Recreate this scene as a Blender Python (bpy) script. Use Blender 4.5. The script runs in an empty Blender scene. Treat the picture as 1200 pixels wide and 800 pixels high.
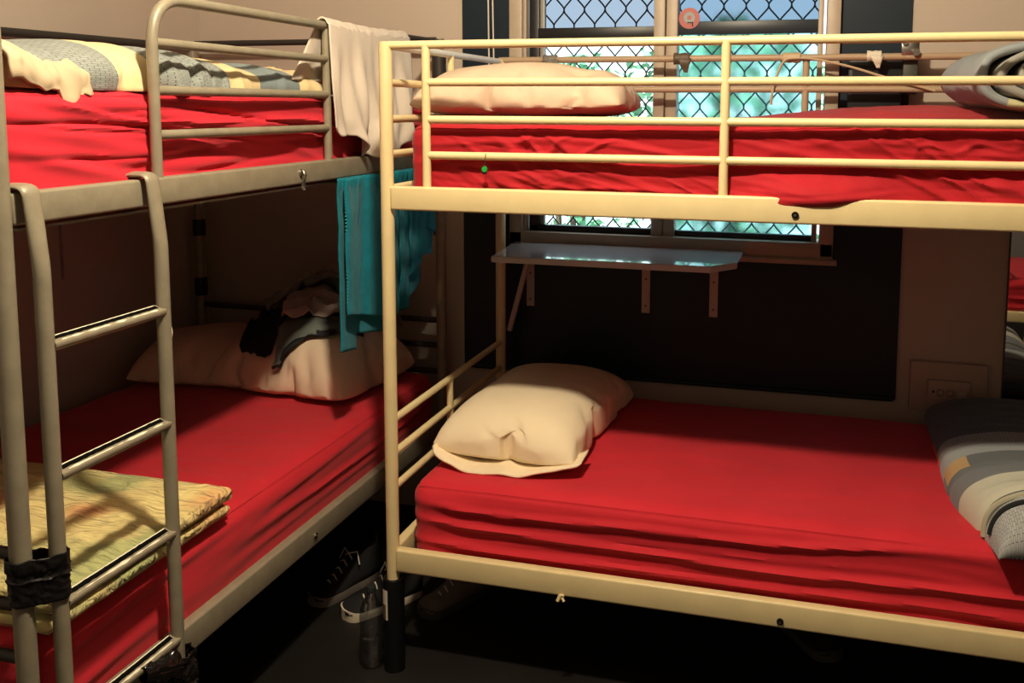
import bpy, bmesh, math, random
from mathutils import Vector, Matrix, noise
from mathutils.bvhtree import BVHTree
R = random.Random(7)
PI = math.pi
scene = bpy.context.scene
COL = scene.collection

# ------------------------------------------------------------------ materials
def mat(name, color, rough=.6, metal=0., var=0., vscale=8., bump=0., bscale=200., spec=.5, color2=None, sheen=0., coat=0.):
    m = bpy.data.materials.new(name); m.use_nodes = True
    nt = m.node_tree; N = nt.nodes; L = nt.links
    b = N['Principled BSDF']
    b.inputs['Base Color'].default_value = (*color, 1)
    b.inputs['Roughness'].default_value = rough
    b.inputs['Metallic'].default_value = metal
    b.inputs['Specular IOR Level'].default_value = spec
    if sheen: b.inputs['Sheen Weight'].default_value = sheen
    if coat: b.inputs['Coat Weight'].default_value = coat
    tc = N.new('ShaderNodeTexCoord')
    if var or color2:
        n = N.new('ShaderNodeTexNoise'); n.inputs['Scale'].default_value = vscale; n.inputs['Detail'].default_value = 5
        L.new(tc.outputs['Object'], n.inputs['Vector'])
        r = N.new('ShaderNodeValToRGB')
        c2 = color2 if color2 else tuple(c * (1 - var) for c in color)
        r.color_ramp.elements[0].position = .35; r.color_ramp.elements[0].color = (*c2, 1)
        r.color_ramp.elements[1].position = .65; r.color_ramp.elements[1].color = (*color, 1)
        L.new(n.outputs['Fac'], r.inputs['Fac']); L.new(r.outputs['Color'], b.inputs['Base Color'])
    if bump:
        n2 = N.new('ShaderNodeTexNoise'); n2.inputs['Scale'].default_value = bscale; n2.inputs['Detail'].default_value = 3
        L.new(tc.outputs['Object'], n2.inputs['Vector'])
        bp = N.new('ShaderNodeBump'); bp.inputs['Strength'].default_value = bump; bp.inputs['Distance'].default_value = .004
        L.new(n2.outputs['Fac'], bp.inputs['Height']); L.new(bp.outputs['Normal'], b.inputs['Normal'])
    return m

def bands(name, stops, axis='X', pattern=None, rough=.85, scale=60., bump=.25):
    """cloth sewn from straight bands of colour along the UV's u; some bands carry a small woven scale pattern"""
    m = bpy.data.materials.new(name); m.use_nodes = True
    nt = m.node_tree; N = nt.nodes; L = nt.links; b = N['Principled BSDF']
    b.inputs['Roughness'].default_value = rough; b.inputs['Specular IOR Level'].default_value = .2
    b.inputs['Sheen Weight'].default_value = .15
    uv = N.new('ShaderNodeUVMap'); uv.uv_map = 'UVMap'
    sp = N.new('ShaderNodeSeparateXYZ'); L.new(uv.outputs['UV'], sp.inputs['Vector'])
    wn = N.new('ShaderNodeTexNoise'); wn.inputs['Scale'].default_value = 3.; L.new(uv.outputs['UV'], wn.inputs['Vector'])
    ad = N.new('ShaderNodeMath'); ad.operation = 'MULTIPLY_ADD'; ad.inputs[1].default_value = .05
    L.new(wn.outputs['Fac'], ad.inputs[0]); L.new(sp.outputs['X' if axis == 'X' else 'Y'], ad.inputs[2])
    sb = N.new('ShaderNodeMath'); sb.operation = 'SUBTRACT'; sb.inputs[1].default_value = .025; L.new(ad.outputs[0], sb.inputs[0])
    def ramp(vals):
        r = N.new('ShaderNodeValToRGB'); cr = r.color_ramp; cr.interpolation = 'CONSTANT'
        cr.elements[0].position = vals[0][0]; cr.elements[0].color = vals[0][1]
        cr.elements[1].position = vals[1][0]; cr.elements[1].color = vals[1][1]
        for p, c in vals[2:]:
            e = cr.elements.new(p); e.color = c
        L.new(sb.outputs[0], r.inputs['Fac']); return r
    rc = ramp([(s[0], (*s[1], 1)) for s in stops])
    rp = ramp([(s[0], (s[2],) * 3 + (1,)) for s in stops])
    vo = N.new('ShaderNodeTexBrick'); vo.inputs['Scale'].default_value = scale
    vo.inputs['Color1'].default_value = (1, 1, 1, 1); vo.inputs['Color2'].default_value = (.85, .85, .85, 1)
    vo.inputs['Mortar'].default_value = (.25, .25, .28, 1); vo.inputs['Mortar Size'].default_value = .035; vo.inputs['Mortar Smooth'].default_value = .6
    vo.inputs['Brick Width'].default_value = .8; vo.inputs['Row Height'].default_value = .5
    L.new(uv.outputs['UV'], vo.inputs['Vector'])
    mx = N.new('ShaderNodeMixRGB'); mx.blend_type = 'MULTIPLY'
    L.new(rp.outputs['Color'], mx.inputs['Fac']); L.new(rc.outputs['Color'], mx.inputs['Color1']); L.new(vo.outputs['Color'], mx.inputs['Color2'])
    L.new(mx.outputs['Color'], b.inputs['Base Color'])
    tc = N.new('ShaderNodeTexCoord'); n2 = N.new('ShaderNodeTexNoise'); n2.inputs['Scale'].default_value = 60; n2.inputs['Detail'].default_value = 4
    L.new(tc.outputs['Object'], n2.inputs['Vector'])
    bp = N.new('ShaderNodeBump'); bp.inputs['Strength'].default_value = bump; bp.inputs['Distance'].default_value = .006
    L.new(n2.outputs['Fac'], bp.inputs['Height']); L.new(bp.outputs['Normal'], b.inputs['Normal'])
    return m

M = {}
M['wall'] = mat('wall_paint', (.55, .475, .40), .8, var=.06, vscale=1.5, bump=.06, bscale=120)
M['ceiling'] = mat('ceiling_paint', (.28, .25, .22), .9)
M['wallfar'] = mat('far_wall_paint', (.26, .235, .225), .85)
M['floor'] = mat('floor_vinyl', (.019, .0165, .014), .55, var=.3, vscale=5, bump=.05, bscale=60, spec=.3)
M['navy'] = mat('navy_paint', (.010, .022, .036), .45, var=.15, vscale=3, spec=.35)
M['edge'] = mat('panel_edge', (.55, .47, .34), .6)
M['alu'] = mat('window_frame_paint', (.45, .37, .28), .45, var=.08, vscale=20)
M['black'] = mat('black_frame', (.008, .008, .01), .4)
M['blackmesh'] = mat('black_wire', (.012, .012, .014), .5)
M['cream'] = mat('cream_enamel', (.80, .67, .38), .38, var=.06, vscale=14, bump=.05, bscale=90)
M['grey'] = mat('taupe_enamel', (.33, .295, .215), .42, metal=.1, var=.14, vscale=25, bump=.08, bscale=120)
M['greyd'] = mat('dark_steel', (.05, .045, .04), .5, metal=.3)
M['chip'] = mat('chipped_paint', (.85, .82, .66), .5)
M['steel'] = mat('bolt_steel', (.5, .48, .44), .25, metal=1.)
M['boltdark'] = mat('bolt_dark', (.02, .018, .015), .35, metal=.6)
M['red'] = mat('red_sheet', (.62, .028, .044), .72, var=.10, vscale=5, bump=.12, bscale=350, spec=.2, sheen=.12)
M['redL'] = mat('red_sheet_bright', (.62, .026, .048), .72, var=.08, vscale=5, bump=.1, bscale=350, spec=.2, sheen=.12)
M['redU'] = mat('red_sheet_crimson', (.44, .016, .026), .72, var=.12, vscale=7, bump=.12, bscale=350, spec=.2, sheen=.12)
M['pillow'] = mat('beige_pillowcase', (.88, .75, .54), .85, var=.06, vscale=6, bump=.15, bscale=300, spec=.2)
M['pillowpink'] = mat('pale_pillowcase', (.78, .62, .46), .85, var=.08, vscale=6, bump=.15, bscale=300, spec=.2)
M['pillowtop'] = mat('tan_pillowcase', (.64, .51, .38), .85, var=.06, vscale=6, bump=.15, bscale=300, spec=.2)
M['towelw'] = mat('white_towel', (.72, .64, .55), .95, var=.05, vscale=8, bump=.3, bscale=500, spec=.1, sheen=.2)
M['teal'] = mat('teal_towel', (.009, .225, .30), .95, var=.18, vscale=40, bump=.5, bscale=500, spec=.1, sheen=.15)
M['strip'] = mat('black_grip', (.006, .0055, .005), .95, spec=.05)
M['tan'] = mat('cream_shaded', (.46, .34, .225), .45)  # bunk's cream with shade darkened into its colour, for the back guard
M['white'] = mat('cream_window_lit', (.74, .74, .72), .4)  # bunk's cream whitened to paint in window light on the top end bars
M['tape'] = mat('black_tape', (.010, .009, .009), .42, bump=.2, bscale=40, spec=.4)
M['bag'] = mat('black_plastic', (.010, .009, .008), .16, spec=.7)
M['shelf'] = mat('shelf_laminate', (.62, .60, .60), .15, spec=1., coat=1.)
M['bracket'] = mat('white_bracket', (.55, .46, .40), .5)
M['outlet'] = mat('outlet_plastic', (.46, .37, .30), .45)
M['darkplastic'] = mat('charcoal_plastic', (.022, .025, .026), .5)
M['darkplastic2'] = mat('grey_green_plastic', (.07, .075, .06), .5)
M['cord'] = mat('white_cord', (.75, .7, .6), .5)
M['beigecord'] = mat('beige_cable', (.55, .42, .27), .5)
M['shoeblack'] = mat('black_canvas', (.014, .013, .014), .85, bump=.3, bscale=400)
M['shoegrey'] = mat('grey_suede', (.20, .17, .145), .9, var=.2, vscale=30)
M['sole'] = mat('white_rubber', (.72, .64, .50), .5)
M['lace'] = mat('white_lace', (.7, .68, .62), .8)
M['green'] = mat('green_tag', (.02, .38, .06), .4)
M['greenk'] = mat('tag_black', (.01, .012, .01), .4)
M['shorts'] = mat('grey_green_cloth', (.17, .19, .17), .9, bump=.2, bscale=300)
M['trimdark'] = mat('dark_trim', (.012, .014, .014), .8)
M['blackcloth'] = mat('black_cloth', (.008, .007, .007), .9, bump=.2, bscale=200)
M['darkcloth'] = mat('charcoal_cloth', (.42, .38, .35), .9, var=.5, vscale=9, bump=.2, bscale=200)
M['palecloth'] = mat('pale_cloth', (.52, .42, .36), .9, bump=.15, bscale=300)
M['orange'] = mat('orange_cloth', (.85, .12, .03), .85)
M['navycloth'] = mat('navy_cloth', (.02, .03, .05), .9)
M['olive'] = mat('olive_band', (.40, .39, .29), .9, bump=.2)
M['redpattern'] = mat('dark_red_cloth', (.22, .05, .05), .9, var=.6, vscale=20)
M['paper'] = mat('paper', (.75, .70, .58), .8)
M['labelbrown'] = mat('label_brown', (.16, .10, .06), .7)
M['greytape'] = mat('grey_tape', (.24, .22, .19), .6, var=.4, vscale=40)
M['browntape'] = mat('brown_tape', (.14, .10, .065), .55, var=.3, vscale=40)
M['mirrorframe'] = mat('mirror_edge', (.10, .09, .08), .5)
M['blueplastic'] = mat('blue_plastic', (.03, .16, .45), .4)

def quilt_mat():
    m = mat('yellow_quilt', (.80, .66, .34), .9, bump=.0, sheen=.1, spec=.15)
    nt = m.node_tree; N = nt.nodes; L = nt.links; b = N['Principled BSDF']
    tc = N.new('ShaderNodeTexCoord')
    n = N.new('ShaderNodeTexNoise'); n.inputs['Scale'].default_value = 4.2; n.inputs['Detail'].default_value = 1.5
    L.new(tc.outputs['Object'], n.inputs['Vector'])
    r = N.new('ShaderNodeValToRGB'); cr = r.color_ramp
    cr.elements[0].position = .30; cr.elements[0].color = (.80, .33, .17, 1)
    cr.elements[1].position = .40; cr.elements[1].color = (.78, .55, .25, 1)
    for p, c in ((.47, (.86, .70, .32, 1)), (.60, (.80, .68, .32, 1)), (.70, (.50, .52, .24, 1))):
        e = cr.elements.new(p); e.color = c
    L.new(n.outputs['Fac'], r.inputs['Fac']); L.new(r.outputs['Color'], b.inputs['Base Color'])
    w = N.new('ShaderNodeTexNoise'); w.inputs['Scale'].default_value = 26; w.inputs['Detail'].default_value = 2; w.inputs['Distortion'].default_value = 1.2
    mp = N.new('ShaderNodeMapping'); mp.inputs['Scale'].default_value = (.45, 1.5, 1); L.new(tc.outputs['Object'], mp.inputs['Vector']); L.new(mp.outputs['Vector'], w.inputs['Vector'])
    bp = N.new('ShaderNodeBump'); bp.inputs['Strength'].default_value = 1.; bp.inputs['Distance'].default_value = .022
    L.new(w.outputs['Fac'], bp.inputs['Height']); L.new(bp.outputs['Normal'], b.inputs['Normal'])
    return m
M['quilt'] = quilt_mat()
GB = (.30, .33, .31); CR = (.70, .58, .33); DG = (.12, .13, .125); OL = (.36, .36, .27)
M['duvet_left'] = bands('patchwork_left', [(0, CR, 0), (.085, GB, 1), (.225, CR, 0), (.335, GB, 1), (.54, CR, 0), (.655, (.22, .27, .28), 0), (.79, CR, 0), (.87, GB, 1)], scale=42)
M['duvet_lower'] = bands('patchwork_lower', [(0, (.42, .44, .44), 1), (.10, DG, 0), (.14, (.52, .52, .43), 0), (.26, (.19, .205, .215), 0), (.36, (.15, .165, .175), 0), (.45, (.38, .41, .42), 0), (.56, (.38, .40, .40), 1), (.62, (.12, .14, .18), 1)], scale=50)
M['roll'] = bands('patchwork_roll', [(0, (.30, .30, .27), 0), (.72, (.48, .47, .28), 0), (.79, (.26, .29, .30), 0), (.88, (.42, .41, .28), 0), (.93, (.30, .28, .32), 0)], axis='Y', scale=40)

def glass(name, tint, gloss=.08):
    m = bpy.data.materials.new(name); m.use_nodes = True
    nt = m.node_tree; N = nt.nodes; L = nt.links; N.clear()
    o = N.new('ShaderNodeOutputMaterial'); t = N.new('ShaderNodeBsdfTransparent'); t.inputs['Color'].default_value = (*tint, 1)
    g = N.new('ShaderNodeBsdfGlossy'); g.inputs['Roughness'].default_value = .05
    x = N.new('ShaderNodeMixShader'); x.inputs['Fac'].default_value = gloss
    L.new(t.outputs[0], x.inputs[1]); L.new(g.outputs[0], x.inputs[2]); L.new(x.outputs[0], o.inputs['Surface'])
    return m
M['glassL'] = glass('clear_glass', (.92, .98, 1.), .03)
M['glassT'] = glass('hazy_glass', (.50, .54, .58), .05)
def frosted(name, tint, rough):
    m = bpy.data.materials.new(name); m.use_nodes = True
    nt = m.node_tree; N = nt.nodes; L = nt.links; N.clear()
    o = N.new('ShaderNodeOutputMaterial'); t = N.new('ShaderNodeBsdfRefraction'); t.inputs['Color'].default_value = (*tint, 1)
    t.inputs['Roughness'].default_value = rough; t.inputs['IOR'].default_value = 1.2
    g = N.new('ShaderNodeBsdfGlossy'); g.inputs['Roughness'].default_value = .05
    x = N.new('ShaderNodeMixShader'); x.inputs['Fac'].default_value = .04
    L.new(t.outputs[0], x.inputs[1]); L.new(g.outputs[0], x.inputs[2]); L.new(x.outputs[0], o.inputs['Surface'])
    return m
M['glassR'] = frosted('blue_tinted_glass', (.67, .87, .92), .2)
M['glassRT'] = frosted('blue_tinted_glass_upper', (.42, .50, .56), .2)
M['bottle'] = glass('clear_plastic', (.80, .82, .84), .32)
def mirror_mat():
    m = mat('mirror_silver', (.75, .76, .76), .02, metal=1.); return m
M['mirror'] = mirror_mat()
M['leafA'] = mat('leaf_green', (.22, .55, .30), .6, var=.5, vscale=2)
M['leafB'] = mat('leaf_blue_green', (.26, .55, .34), .6, var=.6, vscale=2)
M['outwall'] = mat('sunlit_wall', (.85, .88, .9), .8)

# ------------------------------------------------------------------ mesh helpers
def merge(bm, other):
    me = bpy.data.meshes.new('t'); other.to_mesh(me); bm.from_mesh(me); bpy.data.meshes.remove(me); other.free()

def add_box(bm, x0, x1, y0, y1, z0, z1, bev=.0, seg=2):
    t = bmesh.new(); bmesh.ops.create_cube(t, size=1)
    for v in t.verts:
        v.co = Vector(((x0 + x1) / 2 + v.co.x * (x1 - x0), (y0 + y1) / 2 + v.co.y * (y1 - y0), (z0 + z1) / 2 + v.co.z * (z1 - z0)))
    if bev: bmesh.ops.bevel(t, geom=t.edges[:], offset=bev, segments=seg, affect='EDGES', profile=.5)
    merge(bm, t); return bm

def add_tube(bm, pts, r, seg=14, cap=True, squash=None):
    P = [Vector(p) for p in pts]; n = len(P)
    T = []
    for i in range(n):
        a = P[max(i - 1, 0)]; b = P[min(i + 1, n - 1)]; T.append((b - a).normalized())
    up = Vector((0, 0, 1)) if abs(T[0].z) < .9 else Vector((1, 0, 0))
    nrm = (up - T[0] * up.dot(T[0])).normalized()
    rings = []
    for i in range(n):
        nrm = (nrm - T[i] * nrm.dot(T[i])).normalized(); bn = T[i].cross(nrm)
        rr = r[i] if isinstance(r, (list, tuple)) else r
        s = squash or 1.
        rings.append([bm.verts.new(P[i] + (nrm * math.cos(2 * PI * k / seg) + bn * math.sin(2 * PI * k / seg) * s) * rr) for k in range(seg)])
    for i in range(n - 1):
        for k in range(seg):
            bm.faces.new((rings[i][k], rings[i][(k + 1) % seg], rings[i + 1][(k + 1) % seg], rings[i + 1][k]))
    if cap:
        bm.faces.new(rings[0][::-1]); bm.faces.new(rings[-1])
    return bm

def fillet(pts, rad, n=6):
    P = [Vector(p) for p in pts]; out = [P[0]]
    for i in range(1, len(P) - 1):
        a = (P[i - 1] - P[i]).normalized(); b = (P[i + 1] - P[i]).normalized()
        p0 = P[i] + a * rad; p1 = P[i] + b * rad
        for k in range(n + 1):
            t = k / n; out.append(p0 * (1 - t) ** 2 + P[i] * 2 * t * (1 - t) + p1 * t * t)
    out.append(P[-1]); return out

def tube(*a, **k):
    return add_tube(bmesh.new(), *a, **k)
def box(*a, **k):
    return add_box(bmesh.new(), *a, **k)

def add_prism(bm, poly, z0, z1, bev=0.):
    t = bmesh.new()
    lo = [t.verts.new((x, y, z0)) for x, y in poly]; hi = [t.verts.new((x, y, z1)) for x, y in poly]
    t.faces.new(lo[::-1]); t.faces.new(hi)
    for i in range(len(poly)):
        j = (i + 1) % len(poly); t.faces.new((lo[i], lo[j], hi[j], hi[i]))
    if bev: bmesh.ops.bevel(t, geom=t.edges[:], offset=bev, segments=2, affect='EDGES')
    merge(bm, t); return bm

def add_lathe(bm, prof, cx=0, cy=0, seg=24):
    rings = []
    for r, z in prof:
        rings.append([bm.verts.new((cx + r * math.cos(2 * PI * k / seg), cy + r * math.sin(2 * PI * k / seg), z)) for k in range(seg)])
    for i in range(len(rings) - 1):
        for k in range(seg):
            bm.faces.new((rings[i][k], rings[i][(k + 1) % seg], rings[i + 1][(k + 1) % seg], rings[i + 1][k]))
    bm.faces.new(rings[0][::-1]); bm.faces.new(rings[-1]); return bm

def grid(nu, nv, f, uv=True, closeu=False):
    """surface f(u,v)->Vector over [0,1]^2"""
    bm = bmesh.new(); V = []
    for i in range(nu + 1):
        V.append([bm.verts.new(f(i / nu, j / nv)) for j in range(nv + 1)])
    lay = bm.loops.layers.uv.new('UVMap')
    for i in range(nu):
        for j in range(nv):
            fc = bm.faces.new((V[i][j], V[i + 1][j], V[i + 1][j + 1], V[i][j + 1]))
            for lp, (a, b) in zip(fc.loops, ((i, j), (i + 1, j), (i + 1, j + 1), (i, j + 1))):
                lp[lay].uv = (a / nu, b / nv)
    return bm

WORLD = {}
def obj(name, bm, m, parent=None, smooth=True, loc=None, solid=0., sub=0, recalc=True):
    """links bm (world coordinates) as one mesh; a child is stored relative to its thing's base"""
    if recalc and not solid: bmesh.ops.recalc_face_normals(bm, faces=bm.faces[:])
    base = WORLD[parent.name] if parent is not None else Vector(loc or (0, 0, 0))
    for v in bm.verts: v.co -= base
    me = bpy.data.meshes.new(name); bm.to_mesh(me); bm.free()
    if smooth:
        for p in me.polygons: p.use_smooth = True
        try: me.set_sharp_from_angle(angle=math.radians(42))
        except Exception: pass
    me.materials.append(M[m] if isinstance(m, str) else m)
    o = bpy.data.objects.new(name, me); COL.objects.link(o)
    if parent is not None:
        o.parent = parent; WORLD[o.name] = base
    else:
        o.location = base; WORLD[o.name] = base
    if solid:
        md = o.modifiers.new('thick', 'SOLIDIFY'); md.thickness = solid; md.offset = 0
    if sub:
        md = o.modifiers.new('sub', 'SUBSURF'); md.levels = sub; md.render_levels = sub
    return o

def tag(o, label, cat, group=None):
    o['label'] = label; o['category'] = cat
    if group: o['group'] = group
    return o
def thing(name, label, cat, loc=(0, 0, 0), group=None):
    o = bpy.data.objects.new(name, None); COL.objects.link(o); o.location = loc; o.empty_display_size = .1
    WORLD[o.name] = Vector(loc)
    return tag(o, label, cat, group)
def struct(name, bm, m, smooth=False, parent=None):
    o = obj(name, bm, m, parent, smooth)
    if parent is None: o['kind'] = 'structure'
    return o
def dup(root, loc, rotz, label, group=None):
    r = root.copy(); COL.objects.link(r); r.location = loc; r.rotation_euler = (0, 0, rotz); r['label'] = label
    for ch in list(root.children):
        c = ch.copy(); COL.objects.link(c); c.parent = r
        for g in list(ch.children):
            d = g.copy(); COL.objects.link(d); d.parent = c
    return r
def sm(a, b, x):
    t = max(0., min(1., (x - a) / (b - a))); return t * t * (3 - 2 * t)
def nz(x, y, z=0.): return noise.noise(Vector((x, y, z)))
def soft(x, y, z=0.):
    n_ = nz(x, y, z) / .16
    return math.exp(-n_ * n_)
def ridge(x, y, z=0.):
    return max(0., 1 - abs(nz(x, y, z)) * 3.2)

# ------------------------------------------------------------------ room shell
YW = 1.05; XL = -1.335; XR = 4.4; YB = -3.7; ZC = 3.05
WX0, WX1, WZ0, WZ1 = .035, 1.165, 1.115, 2.06     # hole in the window wall
struct('floor', box(XL, XR, YB, YW + .1, -.1, 0), 'floor')
struct('ceiling', box(XL, XR, YB, YW + .1, ZC, ZC + .1), 'ceiling')
struct('wall_left', box(XL - .1, XL, YB, YW + .1, 0, ZC), 'wall')
struct('wall_right', box(XR, XR + .1, YB, YW + .1, 0, ZC), 'wallfar')
struct('wall_front', box(XL, XR, YB - .1, YB, 0, ZC), 'wallfar')
bm = bmesh.new()
add_box(bm, XL, WX0, YW, YW + .1, 0, ZC); add_box(bm, WX1, XR, YW, YW + .1, 0, ZC)
add_box(bm, WX0, WX1, YW, YW + .1, 0, WZ0); add_box(bm, WX0, WX1, YW, YW + .1, WZ1, ZC)
struct('wall_back', bm, 'wall')
# navy painted panel round the window, with a thin cream edge on its left
bm = bmesh.new(); PT = .010
for x0, x1, z0, z1 in ((-.18, WX0, .605, ZC - .02), (WX1, 1.412, .605, ZC - .02), (WX0, WX1, .605, WZ0), (WX0, WX1, WZ1, ZC - .02)):
    add_box(bm, x0, x1, YW - PT, YW, z0, z1)
struct('wall_panel', bm, 'navy')
bm = tube([(-.17, YW - .012, .607), (1.405, YW - .012, .607)], .009, 10)
struct('trim_1', bm, 'navy', True)
struct('trim_2', box(-.190, -.180, YW - .014, YW, .6, ZC - .02), 'edge')

# window: aluminium frame, mullion, two sashes each side with glass and an expanded diamond grille
win = thing('window_1', '', ''); del win['label']; del win['category']; win['kind'] = 'structure'
FY0 = YW - .035
bm = bmesh.new()
for a in ((.012, .062, FY0, YW + .08, 1.095, 2.09), (1.14, 1.186, FY0, YW + .08, 1.095, 2.09), (.012, 1.186, FY0, YW + .08, 1.085, 1.145), (.012, 1.186, FY0, YW + .08, 2.05, 2.09)):
    add_box(bm, *a, bev=.004)
for a in ((.062, .074, YW - .02, YW + .06, 1.14, 2.06), (.012, 1.20, YW - .05, YW, 1.070, 1.088)):
    add_box(bm, *a, bev=.003)
obj('window_frame', bm, 'alu', win)
obj('window_mullion', add_box(add_box(bmesh.new(), .548, .588, YW - .018, YW + .05, 1.14, 2.06, .004), .591, .632, YW - .01, YW + .05, 1.14, 2.06, .004), 'alu', win)
bm = bmesh.new()
for a in ((.080, .118, YW, YW + .03, 1.145, 2.05), (.08, .55, YW, YW + .03, 1.145, 1.168), (.112, .55, YW, YW + .03, 1.852, 1.898), (.08, .55, YW, YW + .03, 2.02, 2.05)):
    add_box(bm, *a, bev=.002)
obj('sash_frame', bm, 'black', win)
bm = bmesh.new()
for a in ((1.138, 1.150, YW - .005, YW + .03, 1.145, 2.05), (.63, 1.12, YW + .005, YW + .03, 1.145, 1.165), (.63, 1.125, YW + .005, YW + .03, 1.866, 1.912)):
    add_box(bm, *a, bev=.002)
o = obj('sash_frame', bm, mat('navy_sash', (.02, .028, .04), .4), win)
obj('sash_stile', box(1.112, 1.130, YW - .012, YW + .03, 1.145, 2.05, .003), 'alu', win)
obj('grille_backframe', box(.118, .136, YW + .012, YW + .035, 1.168, 2.05, .003), mat('grey_aluminium', (.3, .29, .27), .4), win)
for nm, a in (('glassL', (.118, .55, 1.168, 1.852)), ('glassT', (.118, .55, 1.898, 2.03)), ('glassR', (.632, 1.114, 1.165, 1.866)), ('glassRT', (.632, 1.114, 1.912, 2.05))):
    obj('window_pane', box(a[0], a[1], YW + .016, YW + .019, a[2], a[3]), nm, win, False)
def grille(x0, x1, z0, z1, y, s=.078, P=.118, r=.0030, ph=0.):
    bm = bmesh.new(); k = 0; n = int((x1 - x0) / s) + 2
    for k in range(-1, n):
        for sg in (1, -1):
            pts = []
            nz_ = int((z1 - z0) / .0085)
            for i in range(nz_ + 1):
                z = z0 + (z1 - z0) * i / nz_
                c = math.cos(2 * PI * (z - ph) / P)
                w = .8 * max(-1, min(1, 1.35 * math.asin(c) / (PI / 2))) + .2 * c
                x = x0 + k * s + sg * (s / 4 + (s / 4) * w)
                if x0 <= x <= x1: pts.append((x, y + sg * .001, z))
                else:
                    if len(pts) > 2: add_tube(bm, pts, r, 6)
                    pts = []
            if len(pts) > 2: add_tube(bm, pts, r, 6)
    return bm
obj('security_grille', grille(.12, .55, 1.16, 2.05, YW + .055, ph=.02), 'blackmesh', win)
obj('security_grille', grille(.63, 1.12, 1.16, 2.05, YW + .055, ph=.02), mat('blue_grey_wire', (.14, .22, .26), .5), win)

# outdoors beyond the window: pale wall and two shrubs
o = obj('neighbour_wall', box(-3, 4.5, 5.2, 5.3, -1, 2.15), 'outwall', None, False); o['kind'] = 'structure'
o = obj('ground', box(-6, 8, YW + .2, 9, -1.1, -1.0), mat('garden_ground', (.45, .47, .42), .9), None, False); o['kind'] = 'structure'
def shrub(name, cx, cy, z0, z1, rx, ry, n, m, label, dens):
    t = thing(name, label, 'shrub', (cx, cy, -1))
    bm = bmesh.new()
    for i in range(n):
        a = R.uniform(0, 2 * PI); q = R.uniform(0, 1) ** .5; z = R.uniform(z0, z1)
        w = math.sin(PI * min(1, max(.08, (z - z0) / (z1 - z0)))) ** .5
        c = Vector((cx + rx * q * w * math.cos(a), cy + ry * q * w * math.sin(a), z))
        d = Vector((R.uniform(-1, 1), R.uniform(-1, 1), R.uniform(-.8, .6))).normalized()
        s = d.cross(Vector((R.uniform(-1, 1), R.uniform(-1, 1), R.uniform(-1, 1)))).normalized()
        l = R.uniform(.05, .10); w_ = l * .30
        vs = [bm.verts.new(c + d * l * a_ + s * w_ * b_) for a_, b_ in ((0, 0), (.35, 1), (1, 0), (.35, -1))]
        bm.faces.new(vs)
    obj('foliage', bm, m, t, False, recalc=False)
    bm = bmesh.new()
    for k in range(4):
        add_tube(bm, [(cx + R.uniform(-.05, .05), cy, -1), (cx + R.uniform(-.2, .2), cy + R.uniform(-.1, .1), (z0 + z1) / 2), (cx + R.uniform(-.4, .4), cy, z1 - .2)], [.03, .02, .006], 6)
    obj('stem', bm, mat('bark', (.12, .09, .06), .9), t)
shrub('garden_shrub', .62, 3.2, .7, 2.1, .85, .5, 2600, 'leafB', 'leafy shrub seen through the blue tinted right pane', 1)
shrub('garden_shrub', -.45, 3.9, .5, 1.95, .55, .4, 900, 'leafA', 'sparse green shrub seen through the clear left pane', 1)

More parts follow.
